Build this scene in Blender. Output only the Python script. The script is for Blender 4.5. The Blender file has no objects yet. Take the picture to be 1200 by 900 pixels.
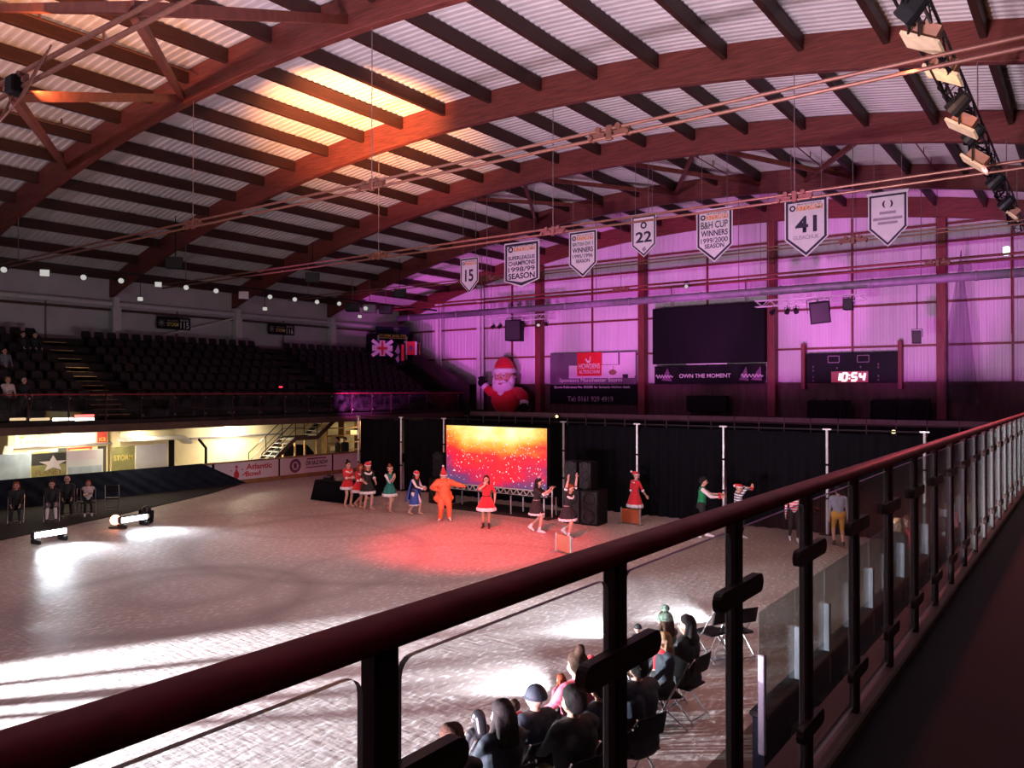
import bpy, math, random
from math import sin, cos, pi, radians as R, sqrt, atan2, hypot
from mathutils import Vector as V, Matrix
import numpy as np
random.seed(7)
S = bpy.context.scene
COL = S.collection
CAMZ = 4.3
F = 929.0
YAW = R(36.4)
FW = (-sin(YAW), cos(YAW)); RT = (cos(YAW), sin(YAW))

def ray(u, v):
    d = (u - 600) / F
    return (FW[0] + d * RT[0], FW[1] + d * RT[1], (457 - v) / F)

def on_y(u, v, y):
    r = ray(u, v); s = y / r[1]
    return V((r[0] * s, y, CAMZ + r[2] * s))

def on_x(u, v, x):
    r = ray(u, v); s = x / r[0]
    return V((x, r[1] * s, CAMZ + r[2] * s))

def on_z(u, v, z=0.0):
    r = ray(u, v); s = (z - CAMZ) / r[2]
    return V((r[0] * s, r[1] * s, z))

def project(p):
    f = p[0] * FW[0] + p[1] * FW[1]
    r = p[0] * RT[0] + p[1] * RT[1]
    if f < 0.2: return None
    return (600 + F * r / f, 457 - F * (p[2] - CAMZ) / f)

def seen(p, q, n=12, m=25):
    for i in range(n + 1):
        t = i / n
        a = project([p[k] * (1 - t) + q[k] * t for k in range(3)])
        if a and -m < a[0] < 1200 + m and -m < a[1] < 900 + m: return True
    return False

# ------------------------------------------------------------------ materials
MATS = {}
def mat(name, col, rough=0.6, metal=0.0, noise=0.12, scale=6.0, spec=0.4, bump=0.0, emit=None, estr=0.0, coat=0.0, trans=0.0, stretch=None, sheen=0.0):
    m = bpy.data.materials.new(name); m.use_nodes = True
    nt = m.node_tree; b = nt.nodes['Principled BSDF']
    b.inputs['Roughness'].default_value = rough
    b.inputs['Metallic'].default_value = metal
    b.inputs['Specular IOR Level'].default_value = spec
    b.inputs['Coat Weight'].default_value = coat
    b.inputs['Transmission Weight'].default_value = trans
    b.inputs['Sheen Weight'].default_value = sheen
    tc = nt.nodes.new('ShaderNodeTexCoord')
    mp = nt.nodes.new('ShaderNodeMapping')
    if stretch: mp.inputs['Scale'].default_value = stretch
    nt.links.new(tc.outputs['Object'], mp.inputs['Vector'])
    n = nt.nodes.new('ShaderNodeTexNoise'); n.inputs['Scale'].default_value = scale; n.inputs['Detail'].default_value = 4
    nt.links.new(mp.outputs['Vector'], n.inputs['Vector'])
    r = nt.nodes.new('ShaderNodeValToRGB')
    r.color_ramp.elements[0].position = .3; r.color_ramp.elements[1].position = .7
    lo = [max(0, c * (1 - noise)) for c in col]; hi = [min(1, c * (1 + noise)) for c in col]
    r.color_ramp.elements[0].color = (*lo, 1); r.color_ramp.elements[1].color = (*hi, 1)
    nt.links.new(n.outputs['Fac'], r.inputs['Fac'])
    nt.links.new(r.outputs['Color'], b.inputs['Base Color'])
    if bump:
        bp = nt.nodes.new('ShaderNodeBump'); bp.inputs['Strength'].default_value = bump; bp.inputs['Distance'].default_value = .02
        nt.links.new(n.outputs['Fac'], bp.inputs['Height']); nt.links.new(bp.outputs['Normal'], b.inputs['Normal'])
    if emit:
        b.inputs['Emission Color'].default_value = (*emit, 1); b.inputs['Emission Strength'].default_value = estr
    MATS[name] = m
    return m

def glass_mat(name, tint, rough=0.0, alpha=0.9, refl=1.0):
    m = bpy.data.materials.new(name); m.use_nodes = True
    nt = m.node_tree; nt.nodes.clear()
    o = nt.nodes.new('ShaderNodeOutputMaterial')
    t = nt.nodes.new('ShaderNodeBsdfTransparent'); t.inputs['Color'].default_value = (*tint, 1)
    g = nt.nodes.new('ShaderNodeBsdfGlossy'); g.inputs['Roughness'].default_value = rough; g.inputs['Color'].default_value = (refl, refl, refl, 1)
    lw = nt.nodes.new('ShaderNodeLayerWeight'); lw.inputs['Blend'].default_value = .5
    pw = nt.nodes.new('ShaderNodeMath'); pw.operation = 'POWER'; pw.inputs[1].default_value = 5; nt.links.new(lw.outputs['Facing'], pw.inputs[0])
    f = nt.nodes.new('ShaderNodeMath'); f.operation = 'MULTIPLY_ADD'; f.inputs[1].default_value = .95; f.inputs[2].default_value = .04; nt.links.new(pw.outputs[0], f.inputs[0])
    d = nt.nodes.new('ShaderNodeBsdfDiffuse'); d.inputs['Color'].default_value = (.6, .58, .6, 1)
    n = nt.nodes.new('ShaderNodeTexNoise'); n.inputs['Scale'].default_value = 2.5; n.inputs['Detail'].default_value = 5
    tc = nt.nodes.new('ShaderNodeTexCoord'); nt.links.new(tc.outputs['Object'], n.inputs['Vector'])
    rp = nt.nodes.new('ShaderNodeMapRange'); rp.inputs['From Min'].default_value = .35; rp.inputs['From Max'].default_value = .75
    rp.inputs['To Min'].default_value = 0.0; rp.inputs['To Max'].default_value = 1 - alpha
    nt.links.new(n.outputs['Fac'], rp.inputs['Value'])
    mx = nt.nodes.new('ShaderNodeMixShader'); nt.links.new(rp.outputs['Result'], mx.inputs['Fac'])
    nt.links.new(t.outputs[0], mx.inputs[1]); nt.links.new(d.outputs[0], mx.inputs[2])
    m2 = nt.nodes.new('ShaderNodeMixShader')
    nt.links.new(f.outputs[0], m2.inputs['Fac']); nt.links.new(mx.outputs[0], m2.inputs[1]); nt.links.new(g.outputs[0], m2.inputs[2])
    nt.links.new(m2.outputs[0], o.inputs['Surface'])
    MATS[name] = m
    return m

def emis(name, col, s):
    m = bpy.data.materials.new(name); m.use_nodes = True
    b = m.node_tree.nodes['Principled BSDF']
    b.inputs['Base Color'].default_value = (.1, .1, .1, 1)
    b.inputs['Emission Color'].default_value = (*col, 1); b.inputs['Emission Strength'].default_value = s
    MATS[name] = m
    return m

# wood grain runs along the member (object x for arches, y for purlins)
mat('arch_wood', (.145, .034, .026), .55, noise=.35, scale=3, stretch=(.6, 4, 9), bump=.15)
mat('purlin_wood', (.042, .012, .009), .6, noise=.3, scale=3, stretch=(6, .5, 6))
mat('column_wood', (.17, .035, .030), .55, noise=.3, scale=3, stretch=(6, 6, .6))
mat('brace_wood', (.17, .045, .030), .55, noise=.3, scale=4)
mat('steel_red', (.17, .030, .030), .5, noise=.2, scale=4)
mat('roof_sheet', (.62, .58, .58), .55, noise=.08, scale=1.2)
mat('wall_sheet', (.62, .60, .62), .6, noise=.07, scale=.8, stretch=(4, 1, .3))
mat('wall_white', (.52, .49, .50), .7, noise=.08, scale=1.0)
mat('wall_dark', (.085, .048, .040), .75, noise=.3, scale=1.5, stretch=(3, 1, .6))
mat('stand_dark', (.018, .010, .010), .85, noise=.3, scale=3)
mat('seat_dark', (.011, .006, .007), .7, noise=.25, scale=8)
mat('step_edge', (.80, .52, .24), .6, noise=.2, scale=6)
mat('step_shaded', (.10, .05, .025), .7, noise=.2, scale=6)  # same steps in the dim aisle, shade put into the colour
mat('fascia', (.10, .055, .04), .6, noise=.25, scale=3)
mat('fascia_pale', (.34, .25, .23), .5, noise=.15, scale=3)
mat('white_paint', (.62, .60, .60), .5, noise=.06, scale=4)
mat('rail_dark', (.24, .026, .038), .5, noise=.2, scale=10, spec=.2)
mat('post_dark', (.040, .010, .013), .5, noise=.2, scale=10, spec=.25)
mat('clamp_wood', (.035, .014, .011), .5, noise=.25, scale=8)
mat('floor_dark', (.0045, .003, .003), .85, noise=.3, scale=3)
mat('black', (.005, .0045, .006), .65, noise=.2, scale=6, spec=.15)
mat('black_gloss', (.012, .012, .014), .3, noise=.2, scale=6)
mat('drape', (.004, .004, .006), .95, noise=.25, scale=3, stretch=(6, 6, .5), spec=.1)
mat('navy_drape', (.012, .016, .028), .9, noise=.25, scale=3, spec=.15)
mat('mat_dark', (.020, .017, .020), .9, noise=.3, scale=4)
mat('pipe_pale', (.62, .62, .62), .35, .3, noise=.08, scale=5)
mat('alu', (.55, .55, .56), .3, .8, noise=.1, scale=8)
mat('chrome', (.6, .6, .62), .18, .95, noise=.05, scale=8)
mat('duct', (.26, .23, .28), .5, .2, noise=.15, scale=4)
mat('cable_steel', (.20, .085, .06), .4, .4, noise=.15, scale=8)
mat('wire', (.22, .16, .16), .5, .3, noise=.1, scale=8)
mat('cream', (.72, .62, .42), .7, noise=.06, scale=1.5)
mat('poster_blue', (.42, .52, .62), .5, noise=.25, scale=1.8)
mat('poster_olive', (.30, .29, .12), .5, noise=.25, scale=2.2)
mat('poster_white', (.70, .70, .72), .5, noise=.06, scale=2)
mat('poster_red', (.62, .06, .05), .5, noise=.1, scale=2)
mat('poster_dark', (.05, .05, .05), .5, noise=.3, scale=2)
mat('yellow_ink', (.80, .62, .15), .6, noise=.08, scale=6)
mat('brown_ink', (.25, .14, .08), .6, noise=.08, scale=6)
mat('banner_white', (.66, .60, .64), .75, noise=.05, scale=3)
mat('ink_dark', (.025, .016, .045), .7, noise=.1, scale=6)
mat('ink_grey', (.30, .24, .30), .7, noise=.1, scale=6)
mat('orange_ink', (.72, .25, .06), .7, noise=.1, scale=6)
mat('red_ink', (.60, .035, .05), .6, noise=.1, scale=6)
mat('white_ink', (.75, .72, .72), .6, noise=.04, scale=6)
mat('sign_red', (.70, .018, .03), .5, noise=.06, scale=3)
mat('sign_purple', (.15, .10, .15), .6, noise=.25, scale=1.0)
mat('sign_white', (.70, .62, .68), .6, noise=.06, scale=1.2)
mat('screen_black', (.004, .0035, .007), .5, noise=.15, scale=2, spec=.12)
mat('purple_cloth', (.16, .06, .15), .6, noise=.3, scale=2)
mat('skin', (.60, .33, .25), .5, noise=.06, scale=20, spec=.3)
mat('skin_tan', (.42, .22, .15), .5, noise=.06, scale=20, spec=.3)
mat('lip', (.42, .10, .10), .5, noise=.05)
mat('eye', (.03, .02, .02), .3, noise=.05)
mat('hair_brown', (.045, .022, .014), .8, noise=.3, scale=40, bump=.4, spec=.15)
mat('hair_dark', (.014, .010, .010), .8, noise=.3, scale=40, bump=.4, spec=.15)
mat('hair_fair', (.30, .17, .09), .8, noise=.3, scale=40, bump=.4, spec=.15)
mat('hair_red', (.25, .055, .025), .8, noise=.3, scale=40, bump=.4, spec=.15)
mat('red_cloth', (.60, .018, .028), .8, noise=.12, scale=12, sheen=.2)
mat('white_fur', (.80, .76, .78), .95, noise=.08, scale=60, bump=.7)
mat('black_cloth', (.018, .016, .018), .85, noise=.2, scale=12)
mat('green_cloth', (.015, .16, .13), .8, noise=.12, scale=12)
mat('green_vest', (.012, .21, .075), .8, noise=.12, scale=12)
mat('blue_cloth', (.05, .09, .36), .8, noise=.12, scale=12)
mat('orange_cloth', (.85, .15, .06), .6, noise=.1, scale=6)
mat('pink_white', (.80, .66, .68), .8, noise=.08, scale=12)
mat('boot_tan', (.55, .30, .22), .4, noise=.08, scale=12)
mat('boot_white', (.80, .78, .80), .4, noise=.05, scale=12)
mat('boot_dark', (.05, .02, .02), .4, noise=.1, scale=12)
mat('navy_coat', (.013, .016, .028), .7, noise=.25, scale=8, bump=.3)
mat('black_coat', (.010, .010, .012), .7, noise=.25, scale=8, bump=.3)
mat('grey_coat', (.14, .14, .17), .8, noise=.2, scale=8)
mat('pink_coat', (.50, .10, .15), .8, noise=.2, scale=8)
mat('olive_coat', (.09, .07, .025), .8, noise=.2, scale=8)
mat('pale_knit', (.55, .45, .45), .9, noise=.15, scale=30, bump=.5)
mat('jeans', (.04, .055, .10), .8, noise=.2, scale=14)
mat('green_knit', (.10, .15, .11), .9, noise=.9, scale=22, bump=.5)
mat('grey_shirt', (.30, .33, .42), .8, noise=.15, scale=10)
mat('ochre', (.62, .33, .05), .8, noise=.15, scale=10)
mat('amber_panel', (.36, .085, .03), .35, noise=.1, scale=3)
mat('zinc', (.32, .30, .29), .5, .5, noise=.1, scale=4)
mat('wood_shelf', (.28, .15, .06), .6, noise=.2, scale=3)
mat('floor_concourse', (.16, .12, .09), .7, noise=.2, scale=2)
mat('floor_rubber', (.085, .065, .055), .8, noise=.3, scale=1.5)
mat('lamp_body', (.009, .009, .010), .5, noise=.15, scale=8)
mat('flood_face', (.55, .42, .28), .35, noise=.3, scale=5, emit=(1, .62, .36), estr=.30)
mat('step_riser_lit', (.42, .24, .10), .7, noise=.2, scale=6)  # steps of the lit aisle, light put into the colour
mat('flood_body', (.40, .20, .13), .45, noise=.15, scale=6)
emis('lens_soft', (1, .95, .9), .5)
emis('lens_white', (.85, .93, 1), 14)
emis('lens_amber', (1, .35, .2), 9)
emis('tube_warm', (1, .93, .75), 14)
emis('glow_red', (1, .12, .10), 5)  # red glow standing in for light reflected in the stand glass
emis('digits', (1, .008, .05), .22)  # dim red glow painted for the lens bloom round the clock
emis('digit_core', (1, .50, .56), 2.0)
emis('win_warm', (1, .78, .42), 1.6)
emis('win_dim', (1, .8, .5), .35)
emis('exit_green', (.5, 1, .65), 4)
emis('red_dot', (1, .02, .06), 2.5)
emis('uplight', (1, .42, .16), 30)
glass_mat('rail_glass', (.93, .95, .95), 0.0, .965, .9)
glass_mat('dasher_glass', (.80, .86, .84), .02, .86, .8)
glass_mat('stand_glass', (.78, .74, .76), .03, .96, .8)
def edge_mat():
    m = mat('glass_edge', (.26, .28, .27), .3, noise=.05, scale=8, spec=.8)
edge_mat()

def stripes_mat(name, a, b, scale, axis='Z'):
    m = bpy.data.materials.new(name); m.use_nodes = True
    nt = m.node_tree; bs = nt.nodes['Principled BSDF']; bs.inputs['Roughness'].default_value = .85
    tc = nt.nodes.new('ShaderNodeTexCoord'); w = nt.nodes.new('ShaderNodeTexWave')
    w.bands_direction = axis; w.inputs['Scale'].default_value = scale
    nt.links.new(tc.outputs['Object'], w.inputs['Vector'])
    r = nt.nodes.new('ShaderNodeValToRGB'); r.color_ramp.interpolation = 'CONSTANT'
    r.color_ramp.elements[0].color = (*a, 1); r.color_ramp.elements[1].color = (*b, 1); r.color_ramp.elements[1].position = .5
    nt.links.new(w.outputs['Fac'], r.inputs['Fac']); nt.links.new(r.outputs['Color'], bs.inputs['Base Color'])
    MATS[name] = m
stripes_mat('red_white_stripe', (.70, .04, .06), (.78, .72, .74), 4)
stripes_mat('grey_white_stripe', (.10, .12, .14), (.70, .70, .72), 4)

def ice_mat():
    m = bpy.data.materials.new('ice'); m.use_nodes = True
    nt = m.node_tree; b = nt.nodes['Principled BSDF']; L = nt.links.new
    tc = nt.nodes.new('ShaderNodeTexCoord')
    def noise(sc, det, stretch=None, rot=0):
        mp = nt.nodes.new('ShaderNodeMapping'); L(tc.outputs['Object'], mp.inputs['Vector'])
        if stretch: mp.inputs['Scale'].default_value = stretch
        mp.inputs['Rotation'].default_value = (0, 0, rot)
        n = nt.nodes.new('ShaderNodeTexNoise'); n.inputs['Scale'].default_value = sc; n.inputs['Detail'].default_value = det
        L(mp.outputs['Vector'], n.inputs['Vector']); return n
    def ramp(src, p0, c0, p1, c1):
        r = nt.nodes.new('ShaderNodeValToRGB'); e = r.color_ramp.elements
        e[0].position = p0; e[1].position = p1; e[0].color = (*c0, 1); e[1].color = (*c1, 1)
        L(src, r.inputs['Fac']); return r
    big = noise(.16, 5)
    base = ramp(big.outputs['Fac'], .35, (.36, .29, .28), .65, (.50, .445, .44))
    # pale flecks: snow scraped up by blades, plus sparkle painted in
    fl = noise(15, 6, (1, .4, 1), .7)
    flr = ramp(fl.outputs['Fac'], .52, (0, 0, 0), .70, (1, 1, 1))
    mx = nt.nodes.new('ShaderNodeMixRGB'); mx.inputs['Color2'].default_value = (.74, .71, .73, 1)
    L(flr.outputs['Color'], mx.inputs['Fac']); L(base.outputs['Color'], mx.inputs['Color1'])
    # worn rings left by skating in circles
    prev = mx
    for (cx, cy, rad, wid, am) in ((-15.4, 9.3, 2.8, .5, 1.2), (-15.8, 9.8, 1.5, .5, .8), (-19.5, 11.0, 6.8, .35, .7), (-16.5, 16.0, 5.2, .4, .9), (-20.5, 17.8, 3.4, .3, .7), (-11.5, 13.5, 4.4, .3, .6)):
        sub = nt.nodes.new('ShaderNodeVectorMath'); sub.operation = 'SUBTRACT'; sub.inputs[1].default_value = (cx, cy, 0)
        L(tc.outputs['Object'], sub.inputs[0])
        ln = nt.nodes.new('ShaderNodeVectorMath'); ln.operation = 'LENGTH'; L(sub.outputs[0], ln.inputs[0])
        wob = nt.nodes.new('ShaderNodeMath'); wob.operation = 'MULTIPLY_ADD'; wob.inputs[1].default_value = 1.6
        L(big.outputs['Fac'], wob.inputs[0]); L(ln.outputs['Value'], wob.inputs[2])
        ds = nt.nodes.new('ShaderNodeMath'); ds.operation = 'SUBTRACT'; ds.inputs[1].default_value = rad + .8; L(wob.outputs[0], ds.inputs[0])
        ab = nt.nodes.new('ShaderNodeMath'); ab.operation = 'ABSOLUTE'; L(ds.outputs[0], ab.inputs[0])
        mr = nt.nodes.new('ShaderNodeMapRange'); mr.inputs['From Min'].default_value = 0; mr.inputs['From Max'].default_value = wid
        mr.inputs['To Min'].default_value = am; mr.inputs['To Max'].default_value = 0; L(ab.outputs[0], mr.inputs['Value'])
        ml = nt.nodes.new('ShaderNodeMath'); ml.operation = 'MULTIPLY'; L(mr.outputs[0], ml.inputs[0]); L(fl.outputs['Fac'], ml.inputs[1])
        m2 = nt.nodes.new('ShaderNodeMixRGB'); m2.inputs['Color2'].default_value = (.24, .19, .20, 1)
        L(ml.outputs[0], m2.inputs['Fac']); L(prev.outputs['Color'], m2.inputs['Color1']); prev = m2
    L(prev.outputs['Color'], b.inputs['Base Color'])
    rg = noise(1.3, 5, (1, .6, 1), .4)
    rr = ramp(rg.outputs['Fac'], .3, (.40, .40, .40), .7, (.58, .58, .58)); L(rr.outputs['Color'], b.inputs['Roughness'])
    b.inputs['Specular IOR Level'].default_value = .4
    sc1 = noise(9, 5, (1, .25, 1), .9); sc2 = noise(9, 5, (.25, 1, 1), .2)
    ad = nt.nodes.new('ShaderNodeMath'); ad.operation = 'ADD'; L(sc1.outputs['Fac'], ad.inputs[0]); L(sc2.outputs['Fac'], ad.inputs[1])
    bp = nt.nodes.new('ShaderNodeBump'); bp.inputs['Strength'].default_value = .3; bp.inputs['Distance'].default_value = .05
    L(ad.outputs[0], bp.inputs['Height']); L(bp.outputs['Normal'], b.inputs['Normal'])
    MATS['ice'] = m
ice_mat()

def led_mat():
    m = bpy.data.materials.new('led_picture'); m.use_nodes = True
    nt = m.node_tree; b = nt.nodes['Principled BSDF']; L = nt.links.new
    tc = nt.nodes.new('ShaderNodeTexCoord'); sp = nt.nodes.new('ShaderNodeSeparateXYZ'); L(tc.outputs['Generated'], sp.inputs[0])
    n = nt.nodes.new('ShaderNodeTexNoise'); n.inputs['Scale'].default_value = 3.2; n.inputs['Detail'].default_value = 5
    L(tc.outputs['Generated'], n.inputs['Vector'])
    # height plus a dip at the middle so that the glow hangs from the top
    dx = nt.nodes.new('ShaderNodeMath'); dx.operation = 'SUBTRACT'; dx.inputs[1].default_value = .52; L(sp.outputs['X'], dx.inputs[0])
    d2 = nt.nodes.new('ShaderNodeMath'); d2.operation = 'MULTIPLY'; L(dx.outputs[0], d2.inputs[0]); L(dx.outputs[0], d2.inputs[1])
    zz = nt.nodes.new('ShaderNodeMath'); zz.operation = 'MULTIPLY'; zz.inputs[1].default_value = 1.15; L(sp.outputs['Z'], zz.inputs[0])
    a = nt.nodes.new('ShaderNodeMath'); a.operation = 'MULTIPLY_ADD'; a.inputs[1].default_value = -1.35; L(d2.outputs[0], a.inputs[0]); L(zz.outputs[0], a.inputs[2])
    c = nt.nodes.new('ShaderNodeMath'); c.operation = 'MULTIPLY_ADD'; c.inputs[1].default_value = 1.0; L(n.outputs['Fac'], c.inputs[0]); a2 = nt.nodes.new('ShaderNodeMath'); a2.operation = 'SUBTRACT'; a2.inputs[1].default_value = .27; L(a.outputs[0], a2.inputs[0]); L(a2.outputs[0], c.inputs[2])
    r = nt.nodes.new('ShaderNodeValToRGB'); e = r.color_ramp.elements
    e[0].position = .02; e[0].color = (.10, .045, .15, 1); e[1].position = .16; e[1].color = (.25, .025, .12, 1)
    for p, col in ((.29, (.75, .006, .045)), (.46, (.95, .016, .02)), (.58, (1, .16, .015)), (.70, (1, .45, .05)), (.85, (1, .78, .22)), (.97, (1, .95, .60))):
        x = e.new(p); x.color = (*col, 1)
    mr = nt.nodes.new('ShaderNodeMath'); mr.operation = 'MULTIPLY'; mr.inputs[1].default_value = .70; L(c.outputs[0], mr.inputs[0])
    L(mr.outputs[0], r.inputs['Fac'])
    # sparks
    cur = r
    for sc, th in ((15, .16), (26, .20), (7, .085), (11, .10)):
        mp = nt.nodes.new('ShaderNodeMapping'); mp.inputs['Scale'].default_value = (1.9, 1, .85); L(tc.outputs['Generated'], mp.inputs['Vector'])
        vo = nt.nodes.new('ShaderNodeTexVoronoi'); vo.inputs['Scale'].default_value = sc; L(mp.outputs['Vector'], vo.inputs['Vector'])
        vo.inputs['Randomness'].default_value = 1
        lt = nt.nodes.new('ShaderNodeMath'); lt.operation = 'LESS_THAN'; lt.inputs[1].default_value = th; L(vo.outputs['Distance'], lt.inputs[0])
        sx = nt.nodes.new('ShaderNodeSeparateXYZ'); L(vo.outputs['Color'], sx.inputs[0])
        g = nt.nodes.new('ShaderNodeMath'); g.operation = 'GREATER_THAN'; g.inputs[1].default_value = .42; L(sx.outputs[0], g.inputs[0])
        ml = nt.nodes.new('ShaderNodeMath'); ml.operation = 'MULTIPLY'; L(lt.outputs[0], ml.inputs[0]); L(g.outputs[0], ml.inputs[1])
        mx = nt.nodes.new('ShaderNodeMixRGB'); mx.inputs['Color2'].default_value = (1, .8, .78, 1)
        L(ml.outputs[0], mx.inputs['Fac']); L(cur.outputs['Color'], mx.inputs['Color1']); cur = mx
    b.inputs['Base Color'].default_value = (.02, .02, .02, 1)
    L(cur.outputs['Color'], b.inputs['Emission Color']); b.inputs['Emission Strength'].default_value = LED_STR
    MATS['led_picture'] = m
LED_STR = 1.25
led_mat()

# ------------------------------------------------------------------ mesh builder
class MB:
    def __init__(s): s.v = []; s.f = []; s.mi = []; s.cur = 0
    def add(s, vs, fs):
        o = len(s.v); s.v += [tuple(p) for p in vs]
        for f in fs: s.f.append(tuple(i + o for i in f)); s.mi.append(s.cur)
        return s
    def box(s, c, d, rot=None):
        x, y, z = (k / 2 for k in d)
        vs = [V((a * x, b * y, e * z)) for a in (-1, 1) for b in (-1, 1) for e in (-1, 1)]
        if rot: vs = [rot @ p for p in vs]
        vs = [p + V(c) for p in vs]
        return s.add(vs, [(0, 1, 3, 2), (4, 6, 7, 5), (0, 4, 5, 1), (2, 3, 7, 6), (0, 2, 6, 4), (1, 5, 7, 3)])
    def bbox(s, c, d, b=.01):
        """box with chamfered vertical and top edges"""
        x, y, z = (k / 2 for k in d); b = min(b, x * .9, y * .9, z * .9)
        def ring(zz, i):
            X, Y = x - i, y - i
            return [(X - b, -Y, zz), (X, -Y + b, zz), (X, Y - b, zz), (X - b, Y, zz), (-X + b, Y, zz), (-X, Y - b, zz), (-X, -Y + b, zz), (-X + b, -Y, zz)]
        rs = [ring(-z, b), ring(-z + b, 0), ring(z - b, 0), ring(z, b)]
        vs = [V(p) + V(c) for r in rs for p in r]
        fs = [tuple(range(7, -1, -1)), tuple(range(24, 32))]
        for k in range(3):
            for i in range(8): fs.append((k * 8 + i, k * 8 + (i + 1) % 8, k * 8 + 8 + (i + 1) % 8, k * 8 + 8 + i))
        return s.add(vs, fs)
    def bar(s, p, q, w, h, up=(0, 0, 1)):
        p = V(p); q = V(q); d = q - p; L = d.length; d.normalize()
        u = V(up)
        if abs(d.dot(u)) > .98: u = V((1, 0, 0))
        a = d.cross(u).normalized(); u = a.cross(d).normalized()
        vs = [pt + a * (i * w / 2) + u * (j * h / 2) for pt in (p, q) for i, j in ((-1, -1), (1, -1), (1, 1), (-1, 1))]
        return s.add(vs, [(3, 2, 1, 0), (4, 5, 6, 7), (0, 1, 5, 4), (1, 2, 6, 5), (2, 3, 7, 6), (3, 0, 4, 7)])
    def tube(s, pts, r, n=8, caps=True):
        pts = [V(p) for p in pts]; k = len(pts); rr = r if isinstance(r, (list, tuple)) else [r] * k
        vs = []; prev = None
        for i, p in enumerate(pts):
            d = (pts[min(i + 1, k - 1)] - pts[max(i - 1, 0)]).normalized()
            if prev is None:
                u = V((0, 0, 1)) if abs(d.z) < .9 else V((1, 0, 0))
                a = d.cross(u).normalized()
            else:
                a = (prev - d * prev.dot(d)).normalized()
            prev = a; b = d.cross(a)
            for j in range(n):
                t = 2 * pi * j / n; vs.append(p + a * cos(t) * rr[i] + b * sin(t) * rr[i])
        fs = [(i * n + j, i * n + (j + 1) % n, (i + 1) * n + (j + 1) % n, (i + 1) * n + j) for i in range(k - 1) for j in range(n)]
        if caps: fs += [tuple(range(n - 1, -1, -1)), tuple(range((k - 1) * n, k * n))]
        return s.add(vs, fs)
    def ball(s, c, r, n=12, m=8, sc=(1, 1, 1)):
        vs = [(c[0], c[1], c[2] - r * sc[2])]
        for i in range(1, m):
            t = pi * i / m - pi / 2
            for j in range(n):
                a = 2 * pi * j / n; vs.append((c[0] + r * sc[0] * cos(t) * cos(a), c[1] + r * sc[1] * cos(t) * sin(a), c[2] + r * sc[2] * sin(t)))
        vs.append((c[0], c[1], c[2] + r * sc[2])); T = len(vs) - 1
        fs = [(0, 1 + (j + 1) % n, 1 + j) for j in range(n)]
        for i in range(m - 2):
            for j in range(n): fs.append((1 + i * n + j, 1 + i * n + (j + 1) % n, 1 + (i + 1) * n + (j + 1) % n, 1 + (i + 1) * n + j))
        o = 1 + (m - 2) * n
        fs += [(o + j, o + (j + 1) % n, T) for j in range(n)]
        return s.add(vs, fs)
    def rings(s, rs, cap0=True, cap1=True):
        n = len(rs[0]); vs = [p for r in rs for p in r]
        fs = [(i * n + j, i * n + (j + 1) % n, (i + 1) * n + (j + 1) % n, (i + 1) * n + j) for i in range(len(rs) - 1) for j in range(n)]
        if cap0: fs.append(tuple(range(n - 1, -1, -1)))
        if cap1: fs.append(tuple(range((len(rs) - 1) * n, len(rs) * n)))
        return s.add(vs, fs)
    def prism(s, poly, y0, y1):
        """polygon in xz extruded along y"""
        n = len(poly); vs = [(x, y0, z) for x, z in poly] + [(x, y1, z) for x, z in poly]
        fs = [tuple(range(n)), tuple(range(2 * n - 1, n - 1, -1))] + [(i, i + n, (i + 1) % n + n, (i + 1) % n) for i in range(n)]
        return s.add(vs, fs)
    def ring_torus(s, c, R_, r, n=24, m=8, sx=1, sy=1, zf=None):
        vs = []
        for i in range(n):
            a = 2 * pi * i / n
            for j in range(m):
                b = 2 * pi * j / m
                vs.append((c[0] + (R_ * sx + r * cos(b)) * cos(a), c[1] + (R_ * sy + r * cos(b)) * sin(a), c[2] + r * sin(b) + (zf(a) if zf else 0)))
        fs = [(i * m + j, ((i + 1) % n) * m + j, ((i + 1) % n) * m + (j + 1) % m, i * m + (j + 1) % m) for i in range(n) for j in range(m)]
        return s.add(vs, fs)
    def build(s, name, m, parent=None, origin=None, smooth=False, loc=None, rotz=0):
        me = bpy.data.meshes.new(name)
        vs = s.v
        if origin is not None: vs = [(p[0] - origin[0], p[1] - origin[1], p[2] - origin[2]) for p in vs]
        me.from_pydata(vs, [], s.f)
        ms = m if isinstance(m, (list, tuple)) else [m]
        for k in ms: me.materials.append(MATS[k])
        if len(ms) > 1: me.polygons.foreach_set('material_index', s.mi)
        if smooth: me.polygons.foreach_set('use_smooth', [True] * len(me.polygons))
        me.validate(); me.update()
        return link(name, me, parent, origin if origin is not None else loc, rotz)

def link(name, me, parent=None, loc=None, rotz=0):
    o = bpy.data.objects.new(name, me); COL.objects.link(o)
    if parent: o.parent = parent
    if loc is not None: o.location = loc
    if rotz: o.rotation_euler = (0, 0, rotz)
    return o

def tag(o, label=None, cat=None, group=None, kind=None):
    if label: o['label'] = label
    if cat: o['category'] = cat
    if group: o['group'] = group
    if kind: o['kind'] = kind
    return o

def root(name, loc, label, cat, rotz=0, group=None):
    o = bpy.data.objects.new(name, None); COL.objects.link(o)
    o.empty_display_size = .1
    o.location = loc; o.rotation_euler = (0, 0, rotz)
    return tag(o, label, cat, group)

def struct(o, label, cat='wall'):
    return tag(o, label, cat, kind='structure')

def copy_tree(o, parent=None):
    c = o.copy(); COL.objects.link(c)
    if parent: c.parent = parent
    for ch in list(o.children): copy_tree(ch, c)
    return c

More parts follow.
